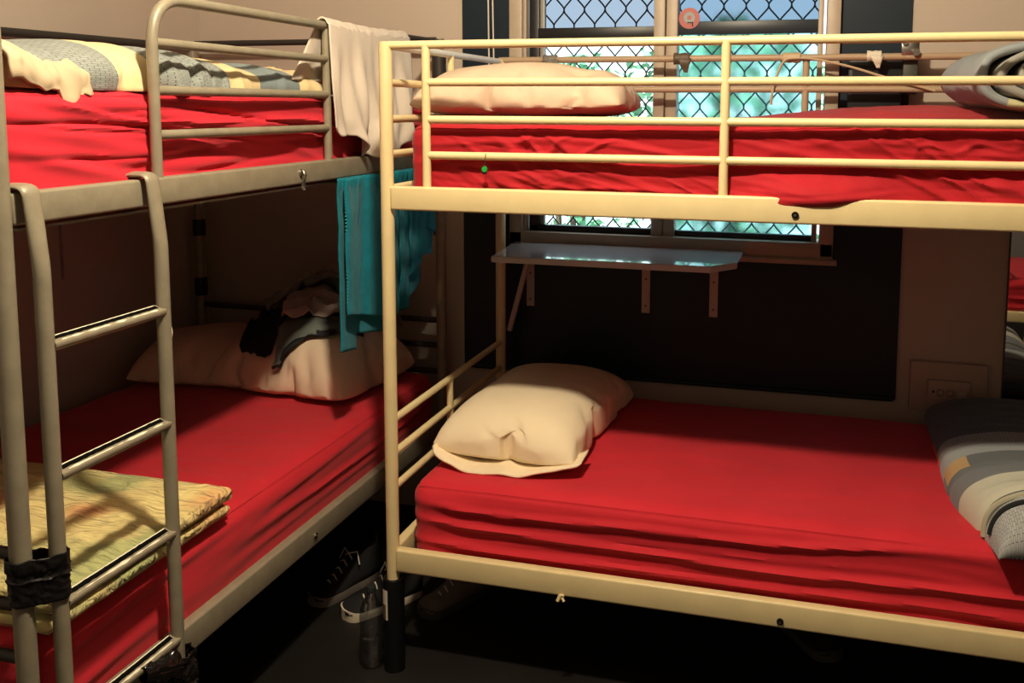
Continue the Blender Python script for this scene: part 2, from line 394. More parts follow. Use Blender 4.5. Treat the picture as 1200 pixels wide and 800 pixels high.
# ------------------------------------------------------------------ mattress
def mattress(name, label, x0, x1, y0, y1, z0, z1, long, seed, topf=None, amp=.007, rad=.05, slope=0., m='red', fine=1., lf=1.1, bulge=0., diag=0., crease=0.):
    Lx, Ly, Lz = x1 - x0, y1 - y0, z1 - z0
    nx = int(Lx / ((.0062 if diag else .0115) if long == 'x' else .02)); ny = int(Ly / (.0115 if long == 'y' else .02)); nzz = 72 if diag else 46 if crease else 34
    verts = {}; bm = bmesh.new()
    def pos(i, j, k):
        p = Vector((x0 + Lx * i / nx, y0 + Ly * j / ny, z0 + Lz * k / nzz))
        c = Vector((min(max(p.x, x0 + rad), x1 - rad), min(max(p.y, y0 + rad), y1 - rad), min(max(p.z, z0 + rad * .7), z1 - rad * .85)))
        d = p - c; q = p
        if d.length > 1e-6:
            # push out onto a rounded shell
            e = Vector((d.x / rad, d.y / rad, d.z / (rad * .8)))
            m_ = max(abs(e.x), abs(e.y), abs(e.z)); l = e.length
            q = c + d * (m_ / l)
        return q, (d.normalized() if d.length > 1e-6 else Vector((0, 0, 1)))
    def disp(q, n):
        if long == 'x': s, h, dep = q.x, q.z, q.y
        else: s, h, dep = q.y, q.z, q.x
        th = (h - z0) / Lz
        side = 1 - abs(n.z) * .8
        if n.z < -.5: return q
        # pulled folds along the side of the fitted sheet
        hh = h + slope * (s) + .012 * nz(s * 2.1, seed, 3.)
        f1 = soft(s * lf + seed, hh * 13 + nz(s * lf * 1.2, h * 4, seed) * 1.1, dep * 1.2) * .9 + .8 * nz(s * lf * .8 + seed, hh * 9, 5.)
        f2 = fine * soft(s * lf * 2.3 + seed * 2, hh * 26 + nz(s * lf * 2.4, h * 6, seed + 9) * 1.4, dep * 2. + 7)
        f3 = fine * nz(s * 7, hh * 22, seed + 4)
        if crease:
            n4 = nz(s * lf * 1.5 + seed * 3, hh * 14 + nz(s * lf * 1.6, h * 5, seed) * 1.2, 9.) / .085
            n5 = nz(s * lf * 1.9 + seed * 5, hh * 21 + nz(s * lf * 2., h * 5, seed) * 1.2, 4.) / .10
            f3 -= crease * (2.6 * math.exp(-n4 * n4) + 1.6 * math.exp(-n5 * n5))
        if diag:
            f1 *= .45; f3 *= .7
            wv = nz(s * 2.2, h * 6, seed + 2) * .05
            f2 = f2 * .25 + diag * (.9 * soft(s * 4.5 + seed, (h + .55 * s + wv) * 23, 1.) * sm(-.3, .2, nz(s * 2.2, h * 5, 8.))
                 + .6 * soft(s * 9. - h * 12, h * 20 + s * 8 + wv * 12, 4.) * sm(-.2, .3, nz(s * 3.1 + 5, h * 4, 3.)) + .25 * nz(s * 16, h * 20, 6.))
        endp = 1.
        a = amp * side * ((.35 if not diag else .8) + (.65 if not diag else .2) * (1 - sm(.7, 1., th)))
        d = a * (f1 * 1.25 + f2 * .6 + f3 * .25) * endp
        t = (1 - side) * (.0045 * nz(q.x * 5, q.y * 5, seed) + .0035 * soft(q.x * 3.5 + q.y * 2, q.y * 8 - q.x * 2, seed))
        lo_, hi_ = (x0, x1) if long == 'x' else (y0, y1)
        ed = sm(0, .16, min(s - lo_, hi_ - s)) * .75 + .25
        q = q + n * (d * ed + t - a * .6 * ed)
        if bulge and n.y < -.3:
            g_ = math.exp(-((s - 1.13) / .17) ** 2) + .45 * math.exp(-((s - 1.62) / .16) ** 2)
            b_ = bulge * g_ * math.exp(-((h - (z0 + .058)) / .045) ** 2)
            q.y -= b_; q.z -= b_ * .25
        if topf: q.z += topf(q.x, q.y) * sm(0, 1, th)
        return q
    def V(i, j, k):
        if (i, j, k) not in verts:
            verts[(i, j, k)] = bm.verts.new(disp(*pos(i, j, k)))
        return verts[(i, j, k)]
    for i in range(nx):
        for j in range(ny):
            bm.faces.new((V(i, j, nzz), V(i + 1, j, nzz), V(i + 1, j + 1, nzz), V(i, j + 1, nzz)))
            bm.faces.new((V(i, j, 0), V(i, j + 1, 0), V(i + 1, j + 1, 0), V(i + 1, j, 0)))
    for k in range(nzz):
        for i in range(nx):
            bm.faces.new((V(i, 0, k), V(i + 1, 0, k), V(i + 1, 0, k + 1), V(i, 0, k + 1)))
            bm.faces.new((V(i, ny, k), V(i, ny, k + 1), V(i + 1, ny, k + 1), V(i + 1, ny, k)))
        for j in range(ny):
            bm.faces.new((V(0, j, k), V(0, j, k + 1), V(0, j + 1, k + 1), V(0, j + 1, k)))
            bm.faces.new((V(nx, j, k), V(nx, j + 1, k), V(nx, j + 1, k + 1), V(nx, j, k + 1)))
    o = obj(name, bm, m, None, True, loc=((x0 + x1) / 2, (y0 + y1) / 2, z0), recalc=False)
    return tag(o, label, 'mattress')

# ------------------------------------------------------------------ cream bunk (right)
W = .95; LEN = 2.03
rb = thing('bunk_bed', 'cream enamelled tubular steel bunk bed standing under the window', 'bunk bed', (0, 0, 0))
for x, y in ((0, 0), (0, W), (LEN, 0), (LEN, W)):
    bm = tube([(x, y, .0), (x, y, 1.782)], .0185, 20)
    bmesh.ops.bevel(bm, geom=[e for e in bm.edges if all(v.co.z > 1.78 for v in e.verts)], offset=.004, segments=2, affect='EDGES')
    p = obj('post', bm, 'cream', rb)
    if (x, y) == (0, 0):
        s = obj('foot_sleeve', add_lathe(bmesh.new(), [(.0305, 0.), (.0305, .268), (.029, .274), (.0225, .276), (.0195, .272)], 0, 0, 28), mat('black_sleeve', (.006, .006, .007), .3), p)
        s['label'] = 'black plastic sleeve with a torn paper label'
        def lab(u, v, a0=-2.6, a1=-1.75):
            a = a0 + (a1 - a0) * u; return Vector((.0312 * math.cos(a), .0312 * math.sin(a), .158 + .088 * v))
        obj('paper_label', grid(8, 2, lab), 'labelbrown', p)
        obj('paper_label', grid(8, 2, lambda u, v: lab(u, v * .5 + .5) * 1.003), 'paper', p)
        obj('paper_label', grid(4, 2, lambda u, v: lab(u, v, -1.95, -1.72) * 1.004), 'paper', p)
def rail_x(y, z0, z1, m='cream', nm='side_rail'):
    return obj(nm, box(.016, LEN - .016, y - .015, y + .015, z0, z1, .006, 3), m, rb)
def bolt(x, y, z, parent, ax='y', r=.0085):
    bm = bmesh.new()
    if ax == 'y':
        add_tube(bm, [(x, y, z), (x, y - .004, z)], r, 16)
        add_tube(bm, [(x, y - .002, z), (x, y - .0065, z)], r * .45, 6)
    else:
        add_tube(bm, [(x, y, z), (x + .004, y, z)], r, 16)
        add_tube(bm, [(x + .002, y, z), (x + .0065, y, z)], r * .45, 6)
    return bm
def rwasher(x, z, par):
    obj('bolt', bolt(x, -.0193, z, par), 'boltdark', par)
    obj('bolt_head', tube([(x, -.0225, z), (x, -.0265, z)], .0035, 6), 'steel', par)
ru = rail_x(-.004, 1.331, 1.3955); rwasher(1.081, 1.354, ru)
rl = rail_x(-.004, .300, .3665); rwasher(1.076, .319, rl)
bm = tube([(.505, -.0195, .304), (.505, -.026, .302)], .006, 8); add_tube(bm, [(.500, -.024, .306), (.494, -.028, .290)], .005, 8); add_tube(bm, [(.505, -.024, .298), (.512, -.027, .291)], .004, 8)
obj('catch', bm, 'cream', rl)
rail_x(W + .004, 1.331, 1.3955); rail_x(W + .004, .300, .3665)
for x in (0, LEN):
    for z0, z1 in ((1.331, 1.3955), (.30, .3665)):
        obj('end_rail', box(x - .015, x + .015, .016, W - .016, z0, z1, .006, 3), 'cream', rb)
    for z in (1.7725, 1.6738, 1.5754, 1.4802, .7337, .6367, .5363):
        obj('end_bar', tube([(x, .015, z), (x, W - .015, z)], .0108), 'white' if z > 1.7 else 'cream', rb)
    obj('end_upright', tube([(x, .47, 1.39), (x, .47, 1.77)], .0108), 'cream', rb)
    obj('end_upright', tube([(x, .44, .36), (x, .44, .733)], .0108), 'cream', rb)
# front guard
obj('guard_bar', tube([(.012, 0, 1.7725), (LEN - .012, 0, 1.7725)], .0112), 'cream', rb)
for z in (1.6738, 1.5754, 1.4802):
    obj('guard_bar', tube([(.118, 0, z), (LEN - .118, 0, z)], .0108), 'cream', rb)
for x in (.1175, .906, LEN - .1175):
    obj('guard_upright', tube([(x, -.001, 1.394), (x, -.001, 1.771)], .0115), 'cream', rb)
# back guard against the window
for z in (1.777, 1.672):
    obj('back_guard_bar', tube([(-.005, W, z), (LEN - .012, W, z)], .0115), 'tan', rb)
for x in (1.078, ):
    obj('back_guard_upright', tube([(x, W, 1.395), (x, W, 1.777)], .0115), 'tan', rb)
# slats
for z in (1.338, .307):
    bm = bmesh.new()
    for k in range(14):
        x = .1 + k * .14; add_box(bm, x - .02, x + .02, .012, W - .012, z, z + .008)
    obj('slat_base', bm, 'greyd', rb)
# tape and clamp scraps on the back guard
def wrap(name, x0, x1, y, z, r, m, label, cat, tail=None):
    def f(u, v):
        a = 2 * PI * v; rr = r * (1 + .18 * nz(u * 6, math.cos(a) * 1.5, math.sin(a) * 1.5))
        return Vector((x0 + (x1 - x0) * u, y + rr * math.cos(a), z + rr * math.sin(a)))
    bm = grid(10, 18, f)
    if tail:
        for (px_, pz_, w_) in tail:
            t = grid(5, 8, lambda u, v: Vector((px_ + (u - .5) * w_ * (1 - .75 * v) + .006 * v, y - r * .9 - .004 * math.sin(v * 5), z - v * pz_ + .004 * nz(u * 9, v * 9, 1))))
            merge(bm, t)
    bmesh.ops.remove_doubles(bm, verts=bm.verts[:], dist=.0004)
    o = obj(name, bm, m, None, True, loc=((x0 + x1) / 2, y, z), solid=.0012)
    tag(o, label, cat); return o
wrap('tape_wrap', .165, .215, W, 1.777, .017, 'greytape', 'crumpled grey tape round the back rail above the upper pillow', 'tape', [(.200, .055, .05)])
wrap('tape_wrap', .635, .690, W, 1.777, .019, 'browntape', 'brown tape with a hanging torn end on the back rail by the mullion', 'tape', [(.672, .048, .05)])
wrap('tape_wrap', 1.000, 1.060, W, 1.777, .0165, 'beigecord', 'beige tape holding the cable on the back rail before the right pane', 'tape')
wrap('tape_wrap', 1.270, 1.315, W, 1.780, .0165, 'paper', 'white paper scrap stuck on the back rail before the navy panel', 'tape', [(1.30, .04, .04)])
bm = tube([(1.42, W - .012, 1.79), (1.42, W - .028, 1.79)], .012, 12); add_tube(bm, [(1.385, W - .01, 1.822), (1.385, W - .026, 1.822)], .010, 12); add_box(bm, 1.375, 1.43, W - .016, W - .010, 1.782, 1.826, .002)
obj('rail_bracket', bm, 'steel', rb)
# cable drooping from the back rail
cpts = []
ctrl = [(.968, 1.62), (.972, 1.668), (.986, 1.722), (1.008, 1.766), (1.04, 1.774), (1.09, 1.772), (1.16, 1.759), (1.228, 1.742), (1.309, 1.716), (1.40, 1.69), (1.50, 1.66)]
for i in range(len(ctrl) - 1):
    for k in range(4):
        t = k / 4; p0 = ctrl[max(i - 1, 0)]; p1 = ctrl[i]; p2 = ctrl[i + 1]; p3 = ctrl[min(i + 2, len(ctrl) - 1)]
        q = [.5 * (2 * p1[a] + (p2[a] - p0[a]) * t + (2 * p0[a] - 5 * p1[a] + 4 * p2[a] - p3[a]) * t * t + (3 * p1[a] - p0[a] - 3 * p2[a] + p3[a]) * t ** 3) for a in (0, 1)]
        cpts.append((q[0], W - .022, q[1]))
tag(obj('cable', tube(cpts, .0042, 8), 'beigecord', None, loc=(1.04, W - .022, 1.774)), 'beige cable taped to the back rail and drooping both ways', 'cable')

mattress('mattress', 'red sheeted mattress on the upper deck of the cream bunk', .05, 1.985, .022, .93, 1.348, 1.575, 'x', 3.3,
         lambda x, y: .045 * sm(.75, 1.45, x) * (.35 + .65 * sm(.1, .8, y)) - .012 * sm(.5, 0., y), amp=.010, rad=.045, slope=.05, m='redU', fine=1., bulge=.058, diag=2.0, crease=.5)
mattress('mattress', 'red sheeted mattress on the lower deck of the cream bunk', .045, 1.985, .014, .93, .318, .557, 'x', 11.7,
         lambda x, y: .02 * sm(.2, .9, y) - .0 * x, amp=.012, rad=.055, slope=.03, fine=.4, lf=.45)

# ------------------------------------------------------------------ taupe bunk (left)
LXR = -.237; LXL = -1.294; LY0 = -1.043; LY1 = .946
lb = thing('bunk_bed', 'scuffed taupe metal bunk bed along the left wall', 'bunk bed', (LXR, LY0, 0))
POSTZ = 1.858
for x, y in ((LXR, LY0), (LXR, LY1), (LXL, LY0), (LXL, LY1)):
    dark = (y == LY1)
    p = obj('post', tube([(x, y, 0), (x, y, POSTZ if not (x == LXR and y == LY0) else 1.80)], .019, 20), 'grey', lb)
    if (x, y) == (LXL, LY1):
        for z0, z1 in ((1.085, 1.150), (.838, .912)):
            obj('tape_band', tube([(x, y, z0), (x, y, (z0 + z1) / 2), (x, y, z1)], [.024, .0255, .024], 16), 'tape', p)
    if (x, y) == (LXR, LY1):
        obj('joint_sleeve', tube([(x, y, 1.71), (x, y, 1.80)], .026, 16), 'greyd', p)
def lrail(x, z0, z1, ya=LY0 + .016, yb=LY1 - .016):
    return obj('side_rail', box(x - .015, x + .015, ya, yb, z0, z1, .006, 3), 'grey', lb)
lu = lrail(LXR, 1.3985, 1.457); ll = lrail(LXR, .358, .4275)
lrail(LXL, 1.3985, 1.457); lrail(LXL, .358, .4275)
bm = box(LXR - .05, LXR - .012, LY0 + .05, LY1 - .05, 1.384, 1.3895); obj('rail_flange', bm, 'grey', lu)
# latch hook on the upper rail, bolt on the lower rail
bm = tube([(-.2215, -.072, 1.436), (-.213, -.072, 1.434), (-.208, -.072, 1.424), (-.211, -.073, 1.410), (-.216, -.074, 1.396), (-.210, -.074, 1.383)], .005, 10)
add_tube(bm, [(-.221, -.060, 1.398), (-.214, -.066, 1.392), (-.212, -.078, 1.388)], .005, 8); add_tube(bm, [(-.222, -.072, 1.43), (-.2165, -.072, 1.43)], .009, 12)
obj('latch_hook', bm, 'steel', lu)
obj('bolt', bolt(-.2215, -.044, .389, None, 'x', .009), 'steel', ll)
for y in (LY0, LY1):
    for z0, z1 in ((1.3985, 1.457), (.358, .4275)):
        obj('end_rail', box(LXL + .016, LXR - .016, y - .015, y + .015, z0, z1, .006, 3), 'grey', lb)
    for z in (1.853, .80, .702, .60) if y == LY1 else (.80, .702, .60):
        obj('end_bar', tube([(LXL + .012, y, z), (LXR - .012, y, z)], .0115), 'greyd', lb)
for z in (1.545, 1.64, 1.742):
    obj('end_bar', tube([(LXL + .012, LY0, z), (LXR - .012, LY0, z)], .011), 'grey', lb)
# guard hoop
GN, GF = -.630, .109
pts = fillet([(LXR, GN, 1.452), (LXR, GN, 1.838), (LXR, GF + .006, 1.838)], .105, 10)
obj('guard_hoop', tube(pts, .0122, 16), 'grey', lb)
obj('guard_upright', tube([(LXR, GF, 1.452), (LXR, GF, 1.838)], .0118), 'grey', lb)
for z in (1.547, 1.642, 1.743):
    obj('guard_bar', tube([(LXR, GN, z), (LXR, GF, z)], .0108), 'grey', lb)
obj('top_rail', tube([(LXR, GF, 1.836), (LXR, LY1, 1.845)], .0118), 'greyd', lb)
obj('wall_rail', tube([(LXL, LY0, 1.826), (LXL, LY1, 1.838)], .0145), 'greyd', lb)
for z in (1.40, .366):
    bm = bmesh.new()
    for k in range(14):
        y = LY0 + .1 + k * .138; add_box(bm, LXL + .012, LXR - .012, y - .02, y + .02, z, z + .008)
    obj('slat_base', bm, 'greyd', lb)
mattress('mattress', 'bright red sheeted mattress on the upper deck of the taupe bunk', -1.27, -.254, -1.022, .925, 1.410, 1.640, 'y', 21.1, amp=.013, rad=.045, slope=.06, m='redL', fine=1.1, lf=.7, crease=1.1)
mattress('mattress', 'red sheeted mattress on the lower deck of the taupe bunk', -1.275, -.252, -1.022, .925, .377, .606, 'y', 31.9, amp=.008, rad=.06, slope=-.03, fine=.3, lf=.55)

# ladder hooked on the left bunk
ld = thing('bunk_ladder', 'taupe metal ladder hooked over the upper rail of the left bunk', 'ladder', (-.2, -.85, 0))
for y in (-1.004, -.686):
    pts = fillet([(-.262, y, 1.440), (-.262, y, 1.4665), (-.2065, y, 1.4665), (-.192, y, 1.32), (-.192, y, .02)], .018, 6)
    P = [Vector(p) for p in pts]
    # flattened over the hook, round below
    bm = bmesh.new()
    rs = [.0068 if p.z > 1.44 else .0068 + .0077 * sm(1.44, 1.30, p.z) for p in P]
    n = len(P); seg = 16; rings = []
    for i in range(n):
        a = P[max(0, i - 1)]; b = P[min(n - 1, i + 1)]; t = (b - a).normalized()
        side = Vector((0, 1, 0)); nn = t.cross(side).normalized()
        w = .0205 - .006 * sm(1.46, 1.25, P[i].z)
        rings.append([bm.verts.new(P[i] + side * math.cos(2 * PI * k / seg) * w + nn * math.sin(2 * PI * k / seg) * rs[i]) for k in range(seg)])
    for i in range(n - 1):
        for k in range(seg): bm.faces.new((rings[i][k], rings[i][(k + 1) % seg], rings[i + 1][(k + 1) % seg], rings[i + 1][k]))
    bm.faces.new(rings[0][::-1]); bm.faces.new(rings[-1])
    p = obj('side_rail', bm, 'grey', ld)
    if y > -.8:
        bm = bmesh.new(); bmesh.ops.create_uvsphere(bm, u_segments=12, v_segments=8, radius=1)
        for v in bm.verts: v.co = Vector((-.186 + v.co.x * .004, -.6735 + v.co.y * .004, 1.13 + v.co.z * .016))
        obj('paint_chip', bm, 'chip', p)
for z in (1.182, .938, .694, .450):
    tl = .38   # the tread is flattened and tips a little to the front
    def rp(x_, z_): return -.192 + x_ * math.cos(tl) + z_ * math.sin(tl), z - x_ * math.sin(tl) + z_ * math.cos(tl)
    def f(u, v):
        y = -.996 + .302 * u; a = 2 * PI * v
        X_, Z_ = rp(.0150 * math.cos(a), .0140 * max(-1, min(.55, math.sin(a))))
        return Vector((X_, y, Z_))
    rg = obj('rung', grid(6, 28, f), 'grey', ld)
    def g(u, v):
        y = -.985 + .28 * u; w = .0052 + .0016 * nz(u * 26, z * 7, v)
        X_, Z_ = rp(-.0045 + (v - .5) * 2 * w, .0082); return Vector((X_, y, Z_))
    obj('grip_strip', grid(60, 2, g), 'strip', rg)
    def g2(u, v):
        y = -.975 + .26 * u; w = max(0.0004, .0040 * nz(u * 11, z * 5, 3) + .0018)
        X_, Z_ = rp(.0060 + (v - .5) * 2 * w, .0081); return Vector((X_, y, Z_))
    obj('worn_edge', grid(60, 2, g2), 'chip', rg)
    def g3(u, v):
        y = -.985 + .28 * u; X_, Z_ = rp(-.0112 + (v - .5) * .0026, .0080); return Vector((X_, y, Z_))
    obj('worn_edge', grid(20, 1, g3), 'chip', rg)

# black tape round ladder and post, black bag lower down
def blob_wrap(y0, y1, x0, x1, z0, z1, seed, am, nv=28, nu=72):
    cx, cy = (x0 + x1) / 2, (y0 + y1) / 2; hx, hy = (x1 - x0) / 2, (y1 - y0) / 2
    def f(u, v):
        a = 2 * PI * u; c, s = math.cos(a), math.sin(a)
        k = (abs(c) ** 3.2 + abs(s) ** 3.2) ** (-1 / 3.2)
        zz = z0 + (z1 - z0) * v + .006 * nz(c * 2, s * 2, seed + round(v))
        d = 1 + am * ridge(c * 3 + seed, s * 3, zz * 45) + am * .6 * nz(c * 6, s * 6 + seed, zz * 30)
        return Vector((cx + hx * k * c * d, cy + hy * k * s * d, zz))
    bm = grid(nu, nv, f); bmesh.ops.remove_doubles(bm, verts=bm.verts[:], dist=.0003); return bm
def hull_wrap(circles, z0, z1, nu=96, nv=26, seed=1.):
    def sup(a):
        d = Vector((math.cos(a), math.sin(a)))
        return max((Vector((cx, cy)) + d * (r + .002) for cx, cy, r in circles), key=lambda p: p.dot(d))
    raw = [sup(2 * PI * i / 360) for i in range(360)]
    L_ = [0.]
    for i in range(360): L_.append(L_[-1] + (raw[(i + 1) % 360] - raw[i]).length)
    def at(t):
        t = (t % 1.) * L_[-1]; i = max(k for k in range(360) if L_[k] <= t); q = L_[i + 1] - L_[i]
        return raw[i].lerp(raw[(i + 1) % 360], (t - L_[i]) / q if q > 1e-9 else 0)
    pts = [at(i / nu) for i in range(nu + 1)]
    cen = Vector((sum(c[0] for c in circles) / len(circles), sum(c[1] for c in circles) / len(circles)))
    def f(u, v):
        p = pts[round(u * nu)]; d = (p - cen).normalized()
        z = z0 + (z1 - z0) * v + .004 * nz(d.x * 2, d.y * 2, seed + round(v))
        k = .0025 * ridge(d.x * 2 + seed, d.y * 2, z * 60 + d.x * 2) + (.003 if .50 < v < .56 or v > .72 else 0) + .0015 * nz(d.x * 9, d.y * 9, z * 50)
        return Vector((p.x + d.x * k, p.y + d.y * k, z))
    bm = grid(nu, nv, f); bmesh.ops.remove_doubles(bm, verts=bm.verts[:], dist=.0003); return bm
tag(obj('tape_wrap', hull_wrap(((LXR, LY0, .019), (-.192, -1.004, .0145)), .708, .796), 'tape', None, loc=(-.21, -1.02, .75), solid=.0015), 'wide black tape binding the ladder to the left bunk post', 'tape')
bm = blob_wrap(-.722, -.652, -.232, -.166, .29, .412, 9., .22, 40, 90)
def knot(u, v):
    a = 2 * PI * u; t = v
    r = (.034 - .016 * t) * (1 + .35 * nz(math.cos(a) * 2, math.sin(a) * 2, t * 6 + 4))
    return Vector((-.178 + r * math.cos(a) * .7, -.715 - .10 * t, .405 + .034 * t + r * math.sin(a)))
merge(bm, grid(30, 16, knot))
tag(obj('plastic_bag', bm, 'bag', None, loc=(-.2, -.69, .35), solid=.0012), 'glossy black plastic bag tied round the foot of the ladder and lower rail', 'plastic bag')

# ------------------------------------------------------------------ pillows (inflated cloth)
def sim_pillow(nx=46, ny=34, a=.66, b=.46, press=6., frames=34, seed=1):
    bm = bmesh.new(); V = {}
    for s in (0, 1):
        for i in range(nx + 1):
            for j in range(ny + 1):
                bd = i in (0, nx) or j in (0, ny)
                key = (i, j, 0 if bd else s)
                if key not in V:
                    z = 0 if bd else (.006 if s else -.006) + .002 * nz(i * .31, j * .31, seed + s * 5)
                    V[key] = bm.verts.new((a * (i / nx - .5), b * (j / ny - .5), z))
    def g(i, j, s): return V[(i, j, 0 if (i in (0, nx) or j in (0, ny)) else s)]
    for i in range(nx):
        for j in range(ny):
            bm.faces.new((g(i, j, 1), g(i + 1, j, 1), g(i + 1, j + 1, 1), g(i, j + 1, 1)))
            bm.faces.new((g(i, j, 0), g(i, j + 1, 0), g(i + 1, j + 1, 0), g(i + 1, j, 0)))
    me = bpy.data.meshes.new('sim'); bm.to_mesh(me); bm.free()
    o = bpy.data.objects.new('sim', me); COL.objects.link(o)
    cl = o.modifiers.new('cloth', 'CLOTH'); st = cl.settings
    st.quality = 6; st.mass = .15; st.tension_stiffness = 12; st.compression_stiffness = 12; st.shear_stiffness = 5; st.bending_stiffness = .08
    st.use_pressure = True; st.uniform_pressure_force = press; st.effector_weights.gravity = 0.; st.air_damping = 4
    cl.point_cache.frame_start = 1; cl.point_cache.frame_end = frames + 2
    scene.frame_start = 1; scene.frame_end = frames + 2
    for f in range(1, frames + 1):
        scene.frame_set(f)
    dg = bpy.context.evaluated_depsgraph_get(); ev = o.evaluated_get(dg); m2 = ev.to_mesh()
    co = [v.co.copy() for v in m2.vertices]; polys = [tuple(p.vertices) for p in m2.polygons]
    ev.to_mesh_clear(); bpy.data.objects.remove(o); bpy.data.meshes.remove(me); scene.frame_set(1)
    return co, polys
PC, PP = sim_pillow()
A0, B0 = max(abs(c.x) for c in PC), max(abs(c.y) for c in PC)
PC = [Vector((c.x * (1 + .15 * (1 - (c.y / B0) ** 2)), c.y * (1 + .17 * (1 - (c.x / A0) ** 2)), c.z)) for c in PC]
PX = max(abs(c.x) for c in PC); PYm = max(abs(c.y) for c in PC); PZ = max(abs(c.z) for c in PC)
def pillow(name, label, loc, size, rz, m, squash=.35, post=None, flip=1, rx=0., ry=0., smo=0.):
    """size = full x, y, thickness; flattened underside"""
    bm = bmesh.new(); vs = []
    rot = Matrix.Rotation(rz, 3, 'Z') @ Matrix.Rotation(ry, 3, 'Y') @ Matrix.Rotation(rx, 3, 'X')
    for c in PC:
        xn, yn = c.x / PX, c.y / PYm; zn = c.z / PZ; k_ = 1 - .07 * (xn * yn) ** 2
        if smo: zn = (1 - smo) * zn + smo * math.copysign(max(0., (1 - xn ** 4) * (1 - yn ** 4)) ** .55, zn)
        p = Vector((xn * k_ * size[0] / 2 * flip, yn * k_ * size[1] / 2, zn * size[2] / 2))
        if p.z < 0: p.z *= squash
        if post: p = post(p, size)
        vs.append(bm.verts.new(rot @ p + Vector(loc)))
    for f in PP: bm.faces.new([vs[i] for i in f])
    o = obj(name, bm, m, None, True, loc=loc, sub=1)
    return tag(o, label, 'pillow')
def sag(p, s):
    p.z -= .02 * (p.y / (s[1] / 2)) ** 2
    p.z += .004 * nz(p.x * 9, p.y * 9, 2)
    return p
pl1 = pillow('pillow', 'plump cream pillow with open pillowcase end on the lower bed of the cream bunk', (.285, .525, .600), (.76, .50, .27), PI / 2 - .05, 'pillow', .30, smo=.6)
# open end of its pillowcase: the lower lip
def lip(u, v):
    x = .055 + .455 * u; e = math.sin(PI * u)
    e = math.sin(PI * u ** .75)
    y = .155 - .050 * e ** .6 + .01 * (1 - u)
    z = .578 - .012 * e + .036 * (1 - e ** .6) + .003 * math.sin(u * 17)
    return Vector((x, y + .10 * v, z - .004 + .006 * v + .004 * nz(u * 9, v * 2, 4)))
h = obj('pillowcase_hem', grid(50, 6, lip), 'pillow', None, solid=.006); h.parent = pl1; h.matrix_parent_inverse = Matrix.Translation(-Vector(pl1.location))
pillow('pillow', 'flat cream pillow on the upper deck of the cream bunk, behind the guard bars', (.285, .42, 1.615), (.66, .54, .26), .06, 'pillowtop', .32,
       lambda p, s: Vector((p.x, p.y * (1 - .10 * math.exp(-((p.x - .16) / .06) ** 2)), p.z * (1 - .25 * math.exp(-((p.x - .17) / .05) ** 2) * (1 if p.y < -.1 else .3)))), smo=.1)
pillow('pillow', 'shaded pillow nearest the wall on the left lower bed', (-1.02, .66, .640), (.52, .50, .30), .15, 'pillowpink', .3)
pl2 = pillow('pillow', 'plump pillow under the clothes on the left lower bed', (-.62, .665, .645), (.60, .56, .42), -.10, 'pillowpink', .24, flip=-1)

# ------------------------------------------------------------------ clothes on the left pillows
def bvh_of(o):
    dg = bpy.context.evaluated_depsgraph_get(); ev = o.evaluated_get(dg); me = ev.to_mesh()
    mw = o.matrix_world if o.matrix_world != Matrix.Identity(4) else Matrix.Translation(o.location)
    b = BVHTree.FromPolygons([mw @ v.co for v in me.vertices], [tuple(p.vertices) for p in me.polygons]); ev.to_mesh_clear(); return b
bpy.context.view_layer.update()
BV = [bvh_of(o) for o in bpy.data.objects if o.type == 'MESH' and o.name.split('.')[0] in ('pillow', 'mattress') and o.location.x < -.2 and o.location.z < 1]
def top(x, y, base=.60):
    z = base
    for b in BV:
        h = b.ray_cast(Vector((x, y, 1.3)), Vector((0, 0, -1)))
        if h[0]: z = max(z, h[0].z)
    return z
def drape(name, label, cat, quad, m, nu, nv, off, am, fr, seed, th=.004, lift=None, parent=None, hang=.14):
    """cloth lying over whatever is below the quad (corners in order)"""
    A, B, C, D = [Vector((*q, 0)) for q in quad]
    Z = {}
    for i in range(nu + 1):
        for j in range(nv + 1):
            u, v = i / nu, j / nv
            p = (A * (1 - u) + B * u) * (1 - v) + (D * (1 - u) + C * u) * v
            Z[i, j] = (p, max(top(p.x + dx, p.y + dy) for dx in (-.012, 0, .012) for dy in (-.012, 0, .012)))
    zt = max(q_[1] for q_ in Z.values())
    def f(u, v):
        p, z = Z[round(u * nu), round(v * nv)]; z = max(z, zt - hang)
        w = am * (ridge(u * fr + seed, v * fr * 1.3, seed) + .6 * nz(u * fr * 2.3, v * fr * 2, seed + 3)) + am * .5
        l = lift(u, v) if lift else 0
        return Vector((p.x + am * .8 * nz(u * fr, v * fr, seed + 8), p.y + am * .8 * nz(u * fr, v * fr, seed + 5), z + off + max(0, w) + l))
    bm = grid(nu, nv, f)
    if parent: return obj(name, bm, m, parent, solid=th)
    c = (A + C) / 2
    return tag(obj(name, bm, m, None, solid=th, loc=(c.x, c.y, top(c.x, c.y))), label, cat)
